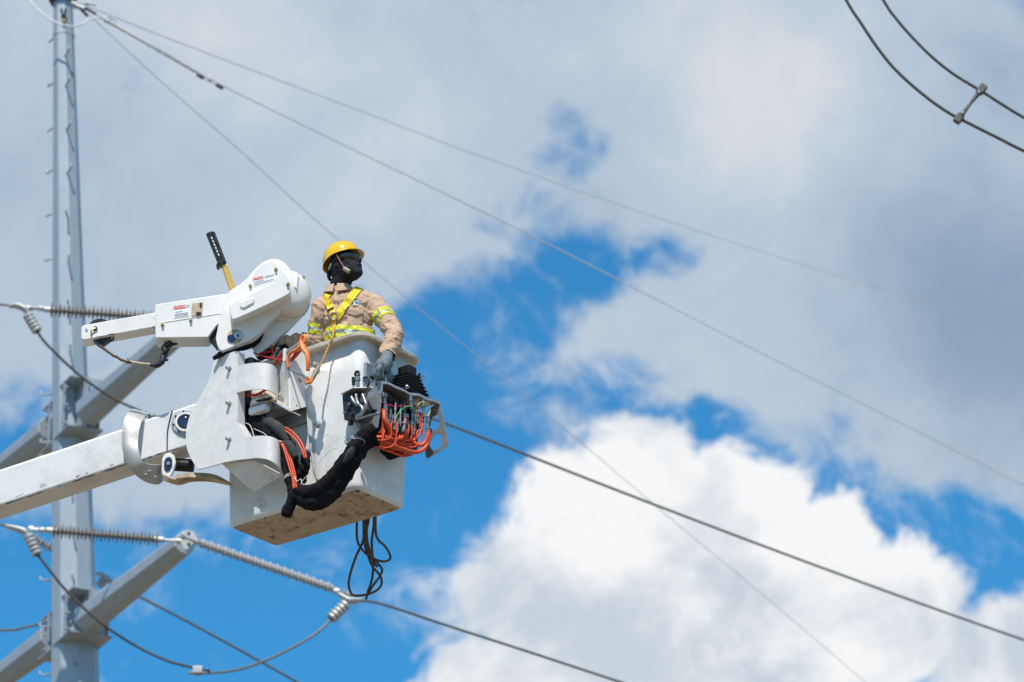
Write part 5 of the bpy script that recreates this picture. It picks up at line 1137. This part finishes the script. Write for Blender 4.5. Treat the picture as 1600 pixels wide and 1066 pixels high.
# hard hat
HO = HC + US * 0.056 - FD * 0.004
def hat(a, t_, g=0.0):
    fr = 0.124 if math.cos(a) > 0 else 0.128
    x = math.cos(a) * (fr + g) * math.cos(t_) ; y = math.sin(a) * (0.113 + g) * math.cos(t_); z = (0.118 + g) * math.sin(t_) ** 0.92 if t_ > 0 else 0
    return HO + FD * x + SD * y + US * z
bm = bmesh.new(); NA, NTT = 64, 18; g = []
for j in range(NTT + 1):
    t_ = (PI / 2 - 0.02) * j / NTT
    row = []
    for i in range(NA):
        a = 2 * PI * i / NA; rid = 0.004 * math.exp(-(math.sin(a) * math.cos(t_) * 7) ** 2) * min(1, t_ * 2.2)
        row.append(bm.verts.new(hat(a, t_, rid)))
    g.append(row)
lipr = []
for (o_, dz) in ((0.006, -0.004), (0.012, -0.012)):
    row = []
    for i in range(NA):
        a = 2 * PI * i / NA; fr = max(0, math.cos(a)); bk_ = max(0, -math.cos(a))
        vis = 0.022 * max(0, (fr - 0.35) / 0.65) ** 0.8 * (1 if dz < -0.005 else 0.4)
        p = hat(a, 0, o_) + FD * vis * 1.0 + US * (dz - vis * 0.30 - 0.018 * bk_ * (1 if dz < -0.005 else 0.5)); row.append(bm.verts.new(p))
    lipr.append(row)
g = [lipr[1], lipr[0]] + g
for a_, b_ in zip(g, g[1:]):
    for i in range(NA): bm.faces.new((a_[i], a_[(i + 1) % NA], b_[(i + 1) % NA], b_[i]))
bm.faces.new(g[-1])
hh = finish('hard_hat', mesh_of(bm), M['helmet'], person, smooth=True, solid=0.004)
P = [hp(0.095 * math.cos(a) - 0.012, 0.092 * math.sin(a), 0.024 - 0.02 * max(0, -math.cos(a))) for a in [math.radians(104 + k * 12) for k in range(14)]]
Q = [p - US * (0.030 if 3 < i else 0.022) for i, p in enumerate(P)]
finish('head_band', mesh_of(sheet_bm(P, Q, 30)), M['hood_grey'], hh, smooth=True, solid=0.003)
P = [hp(-0.10 + 0.01 * k, 0.05 - 0.05 * k, -0.035 - 0.012 * k) for k in range(3)]
finish('nape_strap', mesh_of(tube_bm([hp(-0.085, 0.070, -0.01), hp(-0.115, 0.03, -0.045), hp(-0.115, -0.03, -0.045)], 0.012, sides=8, flat=0.5)), M['black'], hh, smooth=True)
finish('chin_cord', mesh_of(tube_bm([hp(0.028, 0.108, 0.042), hp(0.034, 0.098, 0.0), hp(0.043, 0.082, -0.066)], 0.0032, sides=6)), M['cord_pink'], hh, smooth=True)
c_ = hp(0.056, 0.078, -0.088)
finish('cord_case', mesh_of(tube_bm([hp(0.042, 0.084, -0.070), hp(0.068, 0.072, -0.108)], 0.015, sides=10)), M['case_tan'], hh, smooth=False)
# ------------------------------------------------------------------ lanyard
c_, _ = hit(523, 500, 0.02)
t = thing('lanyard', 'yellow rope lanyard running from the worker\'s harness over the rim to the orange grip', 'rope', PW(490, 592, -0.2))
path = [c_, hit(523, 512, 0.02)[0], PW(520, 525, -0.075), PW(514, 540, -0.09), PW(507, 557, -0.12), PW(500, 572, -0.15), PW(496, 578, -0.18)]
for k in range(2):
    pp = catmull(path, 80); x, y = frame(path[-1] - path[0])
    finish('strand', mesh_of(tube_bm([p + (x * math.cos(i * 0.8 + k * PI) + y * math.sin(i * 0.8 + k * PI)) * 0.0032 for i, p in enumerate(pp)], 0.0042, sides=7, spline=False)), M['rope_yellow'], t, smooth=True)
finish('sleeve', mesh_of(tube_bm([PW(498, 573, -0.19), PW(487, 594, -0.23)], [0.012, 0.016, 0.014], sides=12)), M['case_tan'], t, smooth=True)
finish('snap_hook', mesh_of(tube_bm([PW(488, 592, -0.235), PW(486, 598, -0.24), PW(480, 598, -0.24), PW(480, 591, -0.24)], 0.007, sides=8)), M['orange_metal'], t, smooth=True)
